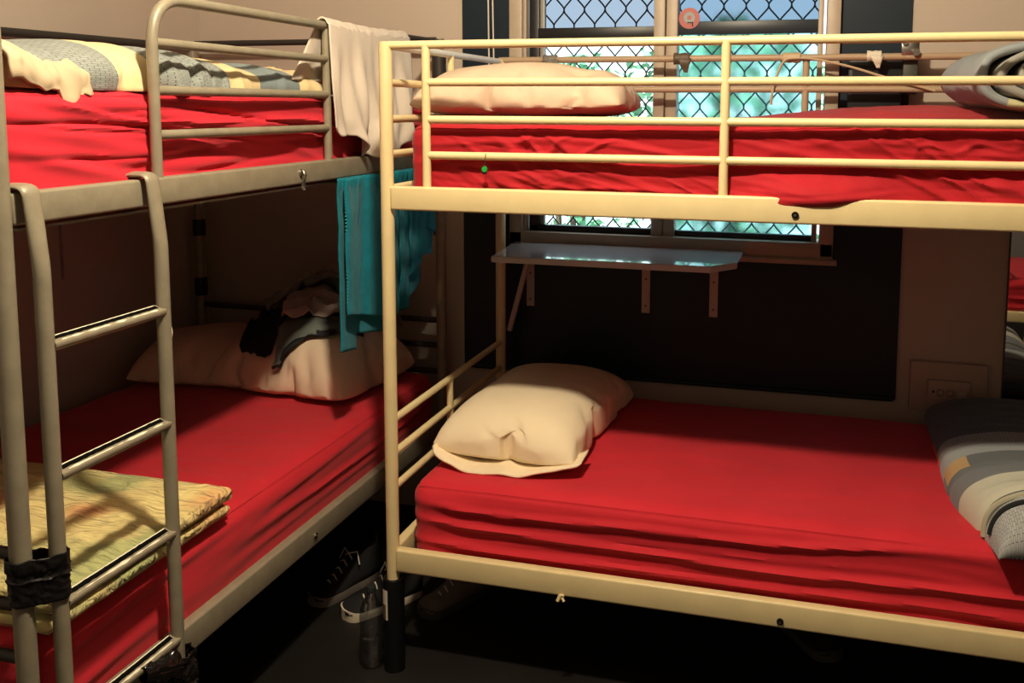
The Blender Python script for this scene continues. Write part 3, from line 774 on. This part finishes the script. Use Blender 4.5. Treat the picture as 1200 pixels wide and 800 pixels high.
def lump(name, label, cat, c, r, m, seed, am=.35, fr=2.2, rz=0.):
    bm = bmesh.new(); bmesh.ops.create_icosphere(bm, subdivisions=5, radius=1)
    rot = Matrix.Rotation(rz, 3, 'Z')
    for v in bm.verts:
        n = v.co.normalized(); w = nz(n.x * 1.3 + seed, n.y * 1.3, n.z * 1.3) * .5
        d = 1 + am * (ridge(n.x * fr + w * 2, n.y * fr + seed, n.z * fr + w) * .8 - .4) + am * .45 * ridge(n.x * fr * 2.2, n.y * fr * 2.2 + seed, n.z * fr * 2.2) + am * .3 * nz(n.x * 5, n.y * 5, n.z * 5 + seed)
        p = rot @ Vector((n.x * r[0] * d, n.y * r[1] * d, n.z * r[2] * d))
        if p.z < -r[2] * .35: p.z = -r[2] * .35 + (p.z + r[2] * .35) * .12
        v.co = p + Vector(c)
    return tag(obj(name, bm, m, None, loc=c), label, cat)
sh = drape('shorts', 'grey-green shorts with dark trim draped over the plump pillow', 'shorts', [(-.635, .415), (-.385, .575), (-.42, .82), (-.74, .70)], 'shorts', 34, 28, .008, .012, 2.5, 3.)
drape('hem_trim', None, None, [(-.637, .410), (-.380, .573), (-.385, .583), (-.640, .422)], 'trimdark', 30, 3, .010, .012, 2.5, 3., parent=sh, hang=.115)
drape('black_garment', 'small black garment hanging over the pillow edge beside the grey-green shorts', 'clothing', [(-.79, .455), (-.655, .425), (-.67, .72), (-.84, .72)], 'blackcloth', 30, 30, .014, .016, 2., 6., hang=.12)
drape('pale_shirt', 'pale crumpled shirt lying between the shorts and the dark clothes', 'clothing', [(-.665, .53), (-.40, .635), (-.40, .86), (-.80, .84)], 'palecloth', 56, 46, .020, .026, 3.0, 2., lift=lambda u, v: .05 * math.sin(PI * min(1, u + .15)) * v)
drape('dark_clothing', 'heap of dark crumpled clothing behind the pale shirt on the left pillow', 'clothing', [(-.86, .72), (-.40, .80), (-.36, .915), (-.92, .905)], 'darkcloth', 80, 50, .025, .042, 3.6, 9., lift=lambda u, v: (.10 * sm(0, .8, u) + .03) * math.sin(PI * min(1, v * .8 + .15)))

# ------------------------------------------------------------------ folded yellow quilt, lower left bed
q = thing('folded_quilt', 'pale yellow floral quilt folded flat on the near end of the left lower bed', 'quilt', (-.6, -.7, .6))
def qlayer(x0, x1, y0, y1, z0, z1, seed, nx=90, ny=60):
    bm = bmesh.new(); V = {}
    cx, cy = (x0 + x1) / 2, (y0 + y1) / 2
    nzz = 8
    def P(i, j, k):
        key = (i, j, k)
        if key in V: return V[key]
        u, v, w = 2 * i / nx - 1, 2 * j / ny - 1, 2 * k / nzz - 1
        e = max(abs(u) ** 14, abs(v) ** 10)
        x = cx + (x1 - x0) / 2 * u; y = cy + (y1 - y0) / 2 * v
        ro = .018
        pinch = math.sqrt(max(0, 1 - w * w))
        if abs(u) == 1 or abs(v) == 1 or True:
            x -= math.copysign(ro * (1 - pinch) * abs(u) ** 20, u); y -= math.copysign(ro * (1 - pinch) * abs(v) ** 20, v)
        hz = (z1 - z0) / 2 * w
        z = (z0 + z1) / 2 + hz
        if k == nzz: z += .008 * nz(x * 12, y * 9, seed) + .006 * ridge(x * 9, y * 16 + x * 4, seed) - .02 * sm(.8, 1, max(abs(u), abs(v))) * .35
        x += .004 * nz(y * 14, w * 1.5, seed) * abs(u); y += .004 * nz(x * 14, w * 1.5, seed + 4) * abs(v)
        # corner towards the pillow end is pulled out
        y += .03 * (u + 1) / 2 * (v + 1) / 2 * 0
        V[key] = bm.verts.new((x, y, z)); return V[key]
    for i in range(nx):
        for j in range(ny):
            bm.faces.new((P(i, j, nzz), P(i + 1, j, nzz), P(i + 1, j + 1, nzz), P(i, j + 1, nzz)))
            bm.faces.new((P(i, j, 0), P(i, j + 1, 0), P(i + 1, j + 1, 0), P(i + 1, j, 0)))
    for k in range(nzz):
        for i in range(nx):
            bm.faces.new((P(i, 0, k), P(i + 1, 0, k), P(i + 1, 0, k + 1), P(i, 0, k + 1)))
            bm.faces.new((P(i, ny, k), P(i, ny, k + 1), P(i + 1, ny, k + 1), P(i + 1, ny, k)))
        for j in range(ny):
            bm.faces.new((P(0, j, k), P(0, j, k + 1), P(0, j + 1, k + 1), P(0, j + 1, k)))
            bm.faces.new((P(nx, j, k), P(nx, j + 1, k), P(nx, j + 1, k + 1), P(nx, j, k + 1)))
    return bm
obj('fold_layer', qlayer(-1.0, -.238, -.985, -.415, .606, .640, 1.), 'quilt', q)
obj('fold_layer', qlayer(-1.0, -.232, -.980, -.410, .642, .684, 2.), 'quilt', q)

# ------------------------------------------------------------------ patchwork duvet, upper left bed
def ldz(y):   # crest height along the bed
    ks = [(-1.0, 1.69), (-.88, 1.708), (-.75, 1.732), (-.6, 1.735), (-.45, 1.728), (-.3, 1.718), (-.1, 1.705), (.08, 1.695), (.2, 1.672), (.27, 1.648)]
    for (a, za), (b, zb) in zip(ks, ks[1:]):
        if y <= b: return za + (zb - za) * sm(a, b, y)
    return ks[-1][1]
def ldf(u, v):
    y = -.985 + 1.255 * u
    e = min(1., min(u / .06, (1 - u) / .05)); e = math.sqrt(max(0, 1 - (1 - e) ** 2))
    a = PI * 1.16 * (v) - PI * .08
    c, s = math.cos(a), math.sin(a)
    hz = (ldz(y) - 1.640) * (.25 + .75 * e)
    k = (abs(c) ** 2.6 + abs(s) ** 2.6) ** (-1 / 2.6)
    x = -.475 + .205 * c * k * (.8 + .2 * e)
    z = 1.648 + hz * max(-.06, s) * k
    fold = ridge(y * 16 + nz(z * 9, y * 3, 1) * 1.5, z * 5, 2.) * sm(.1, -.1, abs(u - .36) - .10)
    d = .012 * nz(y * 7, z * 12, 3) + .006 * ridge(y * 12, z * 8, 8.) - .030 * fold * sm(1., .3, s)
    x += d * c * 1.2 + .010 * math.sin(y * 9) ; z += d * max(0, s)
    return Vector((x, y, max(z, 1.642)))
dv = obj('patchwork_duvet', grid(200, 56, ldf), 'duvet_left', None, loc=(-.47, -.35, 1.64), solid=.006)
tag(dv, 'cream and blue-grey patchwork duvet bundled along the left upper bed', 'duvet')
# turned back cream corner hanging at its near end
def tb(u, v):
    """u along the bed, v from under the fold, out over the top and down the front"""
    y = -.985 + .215 * u + .012 * nz(v * 3, u * 4, 1)
    a = PI * (.15 + .95 * v)
    R_ = .036 + .010 * math.sin(u * 7 + 1) - .012 * u
    x = -.320 + (.075 - .02 * u) * -math.cos(a) * .9 + .010 * nz(u * 7, v * 5, 4)
    z = 1.672 - .018 * u + R_ * math.sin(a) * 1.05 - .030 * sm(.55, 1, v) * (.4 + .9 * math.exp(-((u - .72) / .25) ** 2)) + .012 * ridge(u * 3.4, v * 2, 5.) + .008 * math.sin(u * 15) * sm(.4, .9, v)
    return Vector((x, y, z))
obj('turned_corner', grid(60, 40, tb), mat('cream_lining', (.52, .42, .28), .88, bump=.15, bscale=300), dv, solid=.008)
# bundle behind, at far end
lump('patchwork_bundle', 'small patchwork bundle with orange lining at the far end of the left upper bed', 'blanket', (-.52, .19, 1.665), (.17, .14, .055), 'duvet_left', 6., .25, 1.6)
bu = bpy.data.objects['patchwork_bundle']
bm = bmesh.new(); bmesh.ops.create_icosphere(bm, subdivisions=4, radius=1)
for v in bm.verts:
    n = v.co.copy(); d = 1 + .25 * ridge(n.x * 2, n.y * 2, n.z * 2 + 3); v.co = Vector((-.34 + n.x * .05 * d, .255 + n.y * .06 * d, 1.692 + n.z * .026 * d))
obj('orange_lining', bm, 'orange', bu)
lump('dark_cloth', 'dark navy cloth on the left upper bed behind the duvet', 'clothing', (-.62, .36, 1.685), (.12, .08, .04), 'navycloth', 8., .3)
lump('pale_cloth', 'pale cloth lying on the left upper bed near the wall', 'clothing', (-.85, .42, 1.668), (.22, .2, .045), 'palecloth', 12., .3)
lump('patterned_cloth', 'dark red patterned cloth against the wall rail on the left upper bed', 'clothing', (-.98, .10, 1.68), (.14, .22, .06), 'redpattern', 15., .3)

# ------------------------------------------------------------------ rolled duvet, upper right
def rollf(u, v):
    y = .075 + .50 * u
    turns = 4.3; th = v * turns * 2 * PI; k = .10 + .90 * v
    sx, sz = .215 * k, .092 * k
    a = -th + .25
    wob = 1 + (.07 * nz(math.cos(a) * 2, v * 7, u * 3) + .09 * nz(v * 26, u * 4, 3.)) * (1.6 - v)
    x = 1.672 + sx * math.cos(a) * wob - .02 * u; z = 1.684 + sz * math.sin(a) * wob
    y += .02 * nz(v * 16, 1, 2) * (1 - u) + .014 * math.sin(v * 31) * (1 - u)
    return Vector((x, y, z))
rd = tag(obj('rolled_duvet', grid(24, 420, rollf), 'roll', None, loc=(1.665, .3, 1.59), solid=.019), 'rolled grey-green patchwork duvet on the upper deck of the cream bunk', 'duvet')
bm = bmesh.new(); bmesh.ops.create_icosphere(bm, subdivisions=4, radius=1)
for v in bm.verts:
    n = v.co.copy(); d = 1 + .4 * ridge(n.x * 2.5, n.y * 2, n.z * 2.5); v.co = Vector((1.70 + n.x * .10 * d, .14 + n.y * .08, 1.655 + n.z * .022 * d))
obj('inner_lining', bm, 'pillowpink', rd)

# ------------------------------------------------------------------ folded duvet, lower right
def fdprof(y):
    return .100 + .035 * sm(.55, .05, y)
def fdf(u, v):
    y = -.035 + .985 * u
    e0 = math.sqrt(max(0., 1 - (1 - min(1, u / .05)) ** 2)); e1 = math.sqrt(max(0., 1 - (1 - min(1, (1 - u) / .06)) ** 2))
    a = PI * 1.12 * v - PI * .06
    c, s = math.cos(a), math.sin(a); n = 2.5
    k = (abs(c) ** n + abs(s) ** n) ** (-1 / n)
    e0 = math.sqrt(max(0., 1 - (1 - min(1, u / .085)) ** 2))
    h = fdprof(y) * (.04 + .96 * e0) * (.5 + .5 * e1)
    xl = 1.502 + .085 * sm(.35, -.05, y) * (1 - .15) ; xr = 2.0
    x = (xl + xr) / 2 - (xr - xl) / 2 * c * k
    zb = .560 + .018 * sm(.2, .9, y)
    groove = .016 * math.exp(-((u - .145 - .012 * s) / .010) ** 2) + .010 * math.exp(-((u - .36) / .012) ** 2) + .009 * math.exp(-((u - .555) / .010) ** 2)
    z = zb + h * max(-.03, s) * k + .006 * nz(x * 6, y * 9, 4) * s + .005 * ridge(x * 4, y * 14, 1.) * s - groove * s
    x += groove * .7 * (1 if c > 0 else -1) * abs(c)
    return Vector((x, y, max(z, zb - .002)))
fd = tag(obj('folded_duvet', grid(150, 70, fdf), 'duvet_lower', None, loc=(1.75, .45, .56), solid=.006), 'grey striped patchwork duvet folded across the foot of the cream lower bed', 'duvet')
# rolled edges round its near end, a beige and an orange patch on its left flank
def endline(u_, v0, v1, off, n=40):
    cen = Vector((1.80, .1, .6)); out = []
    for i in range(n + 1):
        v = v0 + (v1 - v0) * i / n; p = fdf(u_ + .012 * math.sin(v * 9), v); d = (p - cen).normalized(); out.append(p + d * off + Vector((0, -off, off)) * .4)
    return out
obj('rolled_edge', tube(endline(.070, .10, .62, .004), .0065, 8), 'trimdark', fd)
obj('rolled_edge', tube(endline(.105, .06, .66, .003), .0085, 8), 'olive', fd)
def patch(u0, u1, v0, v1, off):
    def f(u, v):
        p = fdf(u0 + (u1 - u0) * u, v0 + (v1 - v0) * v); return p + Vector((-.8, 0, .6)) * off
    return grid(14, 14, f)
obj('beige_patch', patch(.375, .455, .10, .27, .004), mat('beige_patch', (.52, .36, .18), .9), fd)
obj('orange_patch', patch(.56, .72, .035, .085, .004), 'orange', fd)

# ------------------------------------------------------------------ towels
def wt(u, v):
    """white towel over the top rail of the left bunk; u along the rail, v from the back hem over the rail to the front hem"""
    L0 = .16; L1 = .31 + .085 * sm(.12, .5, u) + .02 * math.sin(u * 5) - .012 * sm(.8, 1, u)
    r = .017
    s = v * (L0 + PI * r + L1)
    y0 = .088 + .545 * u
    if s < L0: x, z = LXR - r - .02 * (1 - s / L0), 1.842 - (L0 - s); dd = (L0 - s)
    elif s < L0 + PI * r:
        a = (s - L0) / r; x, z = LXR - r * math.cos(a), 1.842 + r * math.sin(a); dd = 0
    else:
        dd = s - L0 - PI * r; x, z = LXR + r + .012 * sm(0, .3, dd), 1.842 - dd
    front = s > L0 + PI * r
    fa = sm(0, .25, dd)
    x += (.012 * math.sin(u * 21 + dd * 9) + .010 * nz(u * 9 + dd * 2, dd * 3, 1) + .007 * math.sin(u * 47 - dd * 8)) * fa * (1 if front else .6) + (.006 if front else 0)
    y = y0 + fa * .02 * nz(u * 4, dd * 4, 6) - .05 * dd * (u - .2) * 0 + (.03 * dd if front else -.62 * dd * (1 - u))
    z += .0035 * nz(u * 12, 0, 2) - .006 * math.sin(PI * u) * (1 - fa)
    if front:
        z += .012 * nz(u * 11, 3, 3) * sm(.2, .35, dd) + .02 * ridge(u * 5, 1, 7.) * sm(.26, .33, dd)
        x += .018 * sm(.27, .36, dd) * math.sin(u * 30)
    return Vector((x, y, z))
tag(obj('bath_towel', grid(110, 90, wt), 'towelw', None, loc=(LXR, .35, 1.84), solid=.005), 'white towel hung over the top rail of the left bunk', 'towel')
tt = thing('bath_towel', 'teal towel hanging in folds below the upper deck of the left bunk', 'towel', (-.21, .4, 1.39))
def teal(y0, y1, top_, bot, x, seed, am, pinch=0., nf=3.):
    def f(u, v):
        l = top_ - bot(u); z = top_ - l * v
        g = sm(0, .35, v)
        y = y0 + (y1 - y0) * u
        cy = (y0 + y1) / 2; y = cy + (y - cy) * (1 - pinch * (1 - g))
        xx = x + am * (math.sin(u * nf * 2 * PI + seed) * (.4 + .6 * g) + .35 * math.sin(u * nf * 4.6 * PI + seed * 2 + v)) + .004 * nz(u * 4, v * 5, seed) + .006 * math.sin(u * 60) * sm(.10, 0, v) 
        y += .012 * nz(u * 3, v * 4, seed + 2) * g
        return Vector((xx, y, z))
    return grid(70, 60, f)
obj('front_layer', teal(.112, .415, 1.400, lambda u: 1.000 - .065 * u, -.196, .3, .012, .03, 1.6), 'teal', tt, solid=.005)
obj('back_layer', teal(.118, .47, 1.400, lambda u: .885 + (.05 if u > .32 else 0) * 1 - .06 * u, -.217, 2.1, .006, .02, 1.3), 'teal', tt, solid=.005)
for k, (ya, yb, bt, sl, xo) in enumerate(((.40, .56, .93, .0, -.200), (.47, .64, .98, .1, -.190), (.54, .72, 1.10, .0, -.182), (.62, .775, 1.21, -.06, -.176))):
    obj('gathered_fold', teal(ya, yb, 1.400, (lambda u, bt=bt, sl=sl: bt + sl * u), xo, k * 1.3 + .4, .010, .35, 1.), 'teal', tt, solid=.005)
obj('back_layer', teal(.42, .70, 1.400, lambda u: .88 + .12 * u, -.215, 3.3, .006, .1, 1.), 'teal', tt, solid=.005)
# ribbed edge of the front layer
bm = bmesh.new()
for k in range(34):
    z = 1.34 - k * .0102; add_box(bm, -.1925, -.186, .114, .128, z, z + .005, .0015, 1)
obj('ribbed_edge', bm, mat('pale_teal', (.03, .30, .34), .9), tt)

# ------------------------------------------------------------------ shelf under the window
sf = thing('window_shelf', 'white laminate shelf on brackets under the window', 'shelf', (.45, YW, 1.09))
sbm = add_prism(bmesh.new(), [(.036, YW - .037), (.048, .706), (.800, .706), (.880, .800), (.885, YW - .037)], 1.084, 1.106, .0025)
for v_ in sbm.verts: v_.co.z -= .010 * (YW - .04 - v_.co.y) / .34
obj('shelf_board', sbm, 'shelf', sf, smooth=False)
for x in (.090, .533, .780):
    bm = box(x - .015, x + .015, YW - .016, YW - .0105, .858, 1.083, .001)
    add_box(bm, x - .015, x + .015, .86, YW - .012, 1.0725, 1.0775, .001)
    b = obj('bracket', bm, 'bracket', sf, smooth=False)
    for z in (.885, .985): obj('screw', tube([(x, YW - .016, z), (x, YW - .0195, z)], .004, 8), 'labelbrown', b)
obj('diagonal_brace', tube([(.030, .962, .775), (.106, .985, 1.082)], .0105, 8), 'bracket', sf)
obj('cross_batten', box(.035, .06, .93, 1.0, 1.060, 1.083, .002), 'bracket', sf)

# outlet boxes with a plug
ot = thing('wall_outlet', 'beige surface-mounted power outlet low on the wall beside the navy panel', 'power outlet', (1.57, YW, .66))
obj('backing_box', box(1.455, 1.702, YW - .028, YW, .582, .752, .006), 'outlet', ot)
fp = obj('face_plate', box(1.512, 1.648, YW - .044, YW - .026, .612, .694, .004), 'outlet', ot)
bm = bmesh.new()
for x in (1.553, 1.583):
    add_tube(bm, [(x + .011 * math.cos(a * PI / 10), YW - .0445, .652 + .011 * math.sin(a * PI / 10)) for a in range(21)], .0012, 6, cap=False)
obj('socket', bm, 'labelbrown', fp)
obj('switch', tube([(1.530, YW - .0435, .655), (1.530, YW - .047, .655)], .004, 10), 'boltdark', fp)
pg = thing('power_plug', 'small plug and thin cable in the beige wall outlet', 'plug', (1.618, YW - .05, .65))
obj('plug_body', box(1.603, 1.632, YW - .075, YW - .044, .636, .664, .006), 'outlet', pg)
obj('plug_cable', tube(fillet([(1.622, YW - .07, .64), (1.632, YW - .075, .60), (1.66, YW - .08, .57)], .02), .003, 8), 'cord', pg)

# mirror on the wall
mr = thing('wall_mirror', 'tall mirror on the wall at the right edge reflecting another bunk', 'mirror', (2.05, YW, 1.1))
obj('mirror_glass', box(1.752, 2.35, YW - .012, YW - .006, .588, 1.55), 'mirror', mr, False)
obj('mirror_backing', box(1.748, 2.354, YW - .006, YW, .584, 1.554), 'mirrorframe', mr, False)

# charcoal box on the wall beside the window
wb = thing('wall_box', 'charcoal slotted box fixed on the wall right of the window', 'wall box', (1.34, YW, 1.7))
obj('housing', box(1.215, 1.385, YW - .045, YW - .011, 1.60, 1.775, .004), 'darkplastic', wb)
obj('end_cap', box(1.385, 1.432, YW - .075, YW - .011, 1.655, 1.785, .006), 'darkplastic2', wb)
bm = box(1.228, 1.376, YW - .047, YW - .044, 1.715, 1.752); add_box(bm, 1.228, 1.376, YW - .047, YW - .044, 1.632, 1.668)
obj('slot', bm, 'black', wb, False)

# blind cords
cd = thing('blind_cord', 'pair of thin white blind cords hanging left of the window', 'cord', (-.06, YW - .03, 2.4))
obj('cord_strand', tube([(-.071, YW - .03, 2.45), (-.070, YW - .03, 2.0), (-.066, YW - .03, 1.60)], .0028, 8), 'cord', cd)
obj('cord_strand', tube([(-.058, YW - .03, 2.45), (-.052, YW - .03, 1.95), (-.046, YW - .03, 1.60)], .0028, 8), 'cord', cd)

# sticker on the glass
def disc(cx, cz, y, r0, r1, a0=0, a1=2 * PI, n=40):
    return grid(n, 1, lambda u, v: Vector((cx + (r0 + (r1 - r0) * v) * math.cos(a0 + (a1 - a0) * u), y, cz + (r0 + (r1 - r0) * v) * math.sin(a0 + (a1 - a0) * u))))
stk = obj('window_sticker', disc(.671, 1.923, YW + .003, 0, .037), mat('sticker_red', (.46, .15, .14), .5), None, False, loc=(.671, YW + .003, 1.923))
tag(stk, 'round red and grey sticker on the upper right window pane', 'sticker')
obj('grey_ring', disc(.671, 1.925, YW + .0022, .008, .020), mat('sticker_grey', (.32, .36, .37), .5), stk, False)
bm = box(.664, .684, YW + .001, YW + .0015, 1.906, 1.910); add_box(bm, .681, .685, YW + .001, YW + .0015, 1.894, 1.910)
obj('black_mark', bm, 'black', stk, False)

# green tag on a string
gt = thing('hanging_tag', 'small round green tag hanging from the lower guard bar of the cream bunk', 'tag', (.289, -.012, 1.455))
obj('tag_disc', tube([(.289, -.0185, 1.4480), (.289, -.0235, 1.4480)], .0075, 20), 'green', gt)
obj('tag_base', box(.2825, .2955, -.0235, -.0185, 1.4345, 1.4425, .002), 'greenk', gt)
obj('string', tube([(.289, -.012, 1.489), (.2895, -.0195, 1.472), (.289, -.021, 1.454)], .0010, 6), 'greyd', gt)

# thin dark strip on the left wall
tag(obj('dark_wall_strip', box(XL + .001, XL + .005, .252, .262, 1.02, 1.40, .001), 'darkcloth', None, loc=(XL, .257, 1.2)), 'thin dark strip down the left wall under the upper deck', 'strap')

# ------------------------------------------------------------------ shoes and bottle on the floor
def shoe(name, label, loc, rz, mu, ms, Ls=.285, lace=True, group=None):
    t = thing(name, label, 'shoe', loc, group)
    rot = Matrix.Rotation(rz, 3, 'Z'); O = Vector(loc)
    def half(s):   # half width along the sole, toe at s=1
        return .030 + .014 * sm(0, .35, s) * 1 + .006 * sm(.45, .72, s) - .0
    def wid(s):
        w = half(s)
        if s > .86: w *= math.sqrt(max(0., 1 - ((s - .86) / .14) ** 2))
        if s < .10: w *= math.sqrt(max(0., 1 - ((.10 - s) / .10) ** 2))
        return w
    def P(x, y, z): return O + rot @ Vector((x, y, z))
    bm = bmesh.new()
    outl = [(Ls * (i / 30), wid(i / 30)) for i in range(31)]
    ring = [(x, w) for x, w in outl] + [(x, -w) for x, w in outl[::-1][1:-1]]
    lo = [bm.verts.new(P(x, y, 0)) for x, y in ring]; mi = [bm.verts.new(P(x + (0 if 0 else 0), y * 1.05, .014)) for x, y in ring]; hi = [bm.verts.new(P(x, y * 1.0, .027 + .006 * sm(.8, 1, x / Ls))) for x, y in ring]
    n = len(ring)
    for A, B in ((lo, mi), (mi, hi)):
        for i in range(n): bm.faces.new((A[i], A[(i + 1) % n], B[(i + 1) % n], B[i]))
    bm.faces.new(lo[::-1]); bm.faces.new(hi)
    obj('sole', bm, ms, t)
    def hgt(s):
        return .030 + .072 * sm(.02, .0, s) + (.078 if s < .02 else .078) * (1 - sm(.30, .80, s)) * (1) + .020 * (1 - sm(.8, 1., s))
    def up(u, v):
        s = .005 + .985 * u; w = wid(s) * .97; H = hgt(s)
        a = PI * v; c, sn = math.cos(a), math.sin(a)
        k = 1 - .30 * sm(0, 1, sn) * (1 - sm(.55, .9, s))
        y = w * c * k; z = .022 + (H - .022) * (sn ** .65)
        if s < .42 and sn > .8: z -= .035 * sm(.8, 1., sn) * sm(.0, .08, s) * (1 - sm(.34, .42, s))   # foot opening
        return P(Ls * s, y, z)
    obj('upper', grid(44, 26, up), mu, t, solid=.003)
    if lace:
        bm = bmesh.new()
        for k in range(5):
            s = .43 + .075 * k; H = hgt(s) + .001
            w = .017
            add_tube(bm, [P(Ls * s, -w - .004, H - .010), P(Ls * (s + .012), 0, H + .004), P(Ls * (s + .024), w + .004, H - .010)], .0025, 6)
        add_tube(bm, [P(Ls * .44, 0, hgt(.44) + .006), P(Ls * .40, .03, hgt(.42) + .012), P(Ls * .43, .05, hgt(.44) - .02)], .0025, 6)
        add_tube(bm, [P(Ls * .44, 0, hgt(.44) + .006), P(Ls * .41, -.03, hgt(.42) + .010), P(Ls * .45, -.045, hgt(.44) - .025)], .0025, 6)
        obj('laces', bm, 'lace', t)
    return t
shoe('sneaker', 'black canvas sneaker with white toe edge on the floor beside the clear bottle', (-.10, .42, 0), math.radians(-127), 'shoeblack', 'sole')
shoe('sneaker', 'dark worn sneaker with grey sole half under the left bunk', (-.30, .50, 0), math.radians(-112), 'shoeblack', 'shoegrey')
shoe('suede_shoe', 'grey suede shoe on the floor just right of the cream bunk post', (.10, .52, 0), math.radians(-118), 'shoegrey', 'darkplastic2')
shoe('suede_shoe', 'dim dark shoe lying far under the cream bunk', (1.05, .60, 0), math.radians(-52), 'shoeblack', 'darkplastic2', lace=False)
bt = thing('water_bottle', 'clear crumpled plastic water bottle on the floor against the cream bunk post', 'bottle', (-.070, -.002, 0))
def bot(u, v):
    prof = [(.0, .004), (.026, .001), (.033, .010), (.0345, .03), (.032, .045), (.0345, .06), (.0345, .09), (.0315, .10), (.034, .112), (.0345, .15), (.031, .175), (.022, .20), (.0135, .214), (.0125, .232)]
    t = v * (len(prof) - 1); i = min(int(t), len(prof) - 2); f = t - i
    r = prof[i][0] * (1 - f) + prof[i + 1][0] * f; z = prof[i][1] * (1 - f) + prof[i + 1][1] * f
    a = 2 * PI * u; r *= 1 + .07 * nz(math.cos(a) * 2.5, math.sin(a) * 2.5, z * 30)
    return Vector((-.070 + r * math.cos(a), -.002 + r * math.sin(a), z))
obj('bottle_body', grid(40, 60, bot), 'bottle', bt)
obj('bottle_cap', add_lathe(bmesh.new(), [(.0145, .224), (.0145, .238), (.0135, .240)], -.070, -.002, 20), 'darkplastic', bt)

# ------------------------------------------------------------------ second bunk opposite, seen only in the mirror
dup(rb, (4.22, -1.88, 0), PI, 'other cream bunk bed opposite, seen only in the mirror')
def place(o, off, rz, label):
    c = o.copy(); COL.objects.link(c)
    loc = Matrix.Rotation(rz, 4, 'Z') @ Vector(o.location) + Vector(off); c.location = loc; c.rotation_euler = (0, 0, rz); c['label'] = label
    for ch in list(o.children):
        d = ch.copy(); COL.objects.link(d); d.parent = c
    return c
ms = [o for o in bpy.data.objects if o.get('category') == 'mattress' and o.location.x > 0]
for o, l in zip(sorted(ms, key=lambda o: o.location.z), ('lower red mattress seen in the mirror', 'upper red mattress of the mirrored bunk')):
    place(o, (4.22, -1.88, 0), PI, l)

# ------------------------------------------------------------------ light
def point(name, loc, power, color, r):
    l = bpy.data.lights.new(name, 'POINT'); l.energy = power; l.color = color; l.shadow_soft_size = r
    o = bpy.data.objects.new(name, l); COL.objects.link(o); o.location = loc; return o
point('ceiling_bulb', (.61, -1.07, 2.75), 172, (1., .85, .62), .055)
w = bpy.data.worlds.new('sky'); scene.world = w; w.use_nodes = True
bg = w.node_tree.nodes['Background']; bg.inputs['Color'].default_value = (.82, .92, 1., 1); bg.inputs['Strength'].default_value = 2.3
s = bpy.data.lights.new('sun', 'SUN'); s.energy = 9.; s.angle = .05; s.color = (1, .97, .9)
so = bpy.data.objects.new('sun', s); COL.objects.link(so); so.rotation_euler = (math.radians(38), 0, math.radians(-35))

# ------------------------------------------------------------------ camera
yaw, pit, rol, F, px, py = -.2710858, .1116594, .0040225, 1115.343, 652.097, 249.804
fwd = Vector((math.sin(yaw) * math.cos(pit), math.cos(yaw) * math.cos(pit), -math.sin(pit)))
r0 = Vector((math.cos(yaw), -math.sin(yaw), 0)); u0 = r0.cross(fwd)
rr = r0 * math.cos(rol) + u0 * math.sin(rol); uu = -r0 * math.sin(rol) + u0 * math.cos(rol)
cam = bpy.data.cameras.new('camera'); co = bpy.data.objects.new('camera', cam); COL.objects.link(co)
mw = Matrix((rr, uu, -fwd)).transposed().to_4x4(); mw.translation = (1.13707, -2.36821, 1.61144); co.matrix_world = mw
cam.sensor_width = 36; cam.sensor_fit = 'HORIZONTAL'; cam.lens = F * 36 / 1200
cam.shift_x = (600 - px) / 1200; cam.shift_y = -(400 - py) / 1200; cam.clip_start = .02
scene.camera = co
scene.view_settings.view_transform = 'Standard'; scene.view_settings.look = 'None'
scene.view_settings.exposure = .08; scene.view_settings.gamma = .93
scene.cycles.max_bounces = 8; scene.cycles.transparent_max_bounces = 12; scene.cycles.use_denoising = True
scene.cycles.sample_clamp_indirect = 4
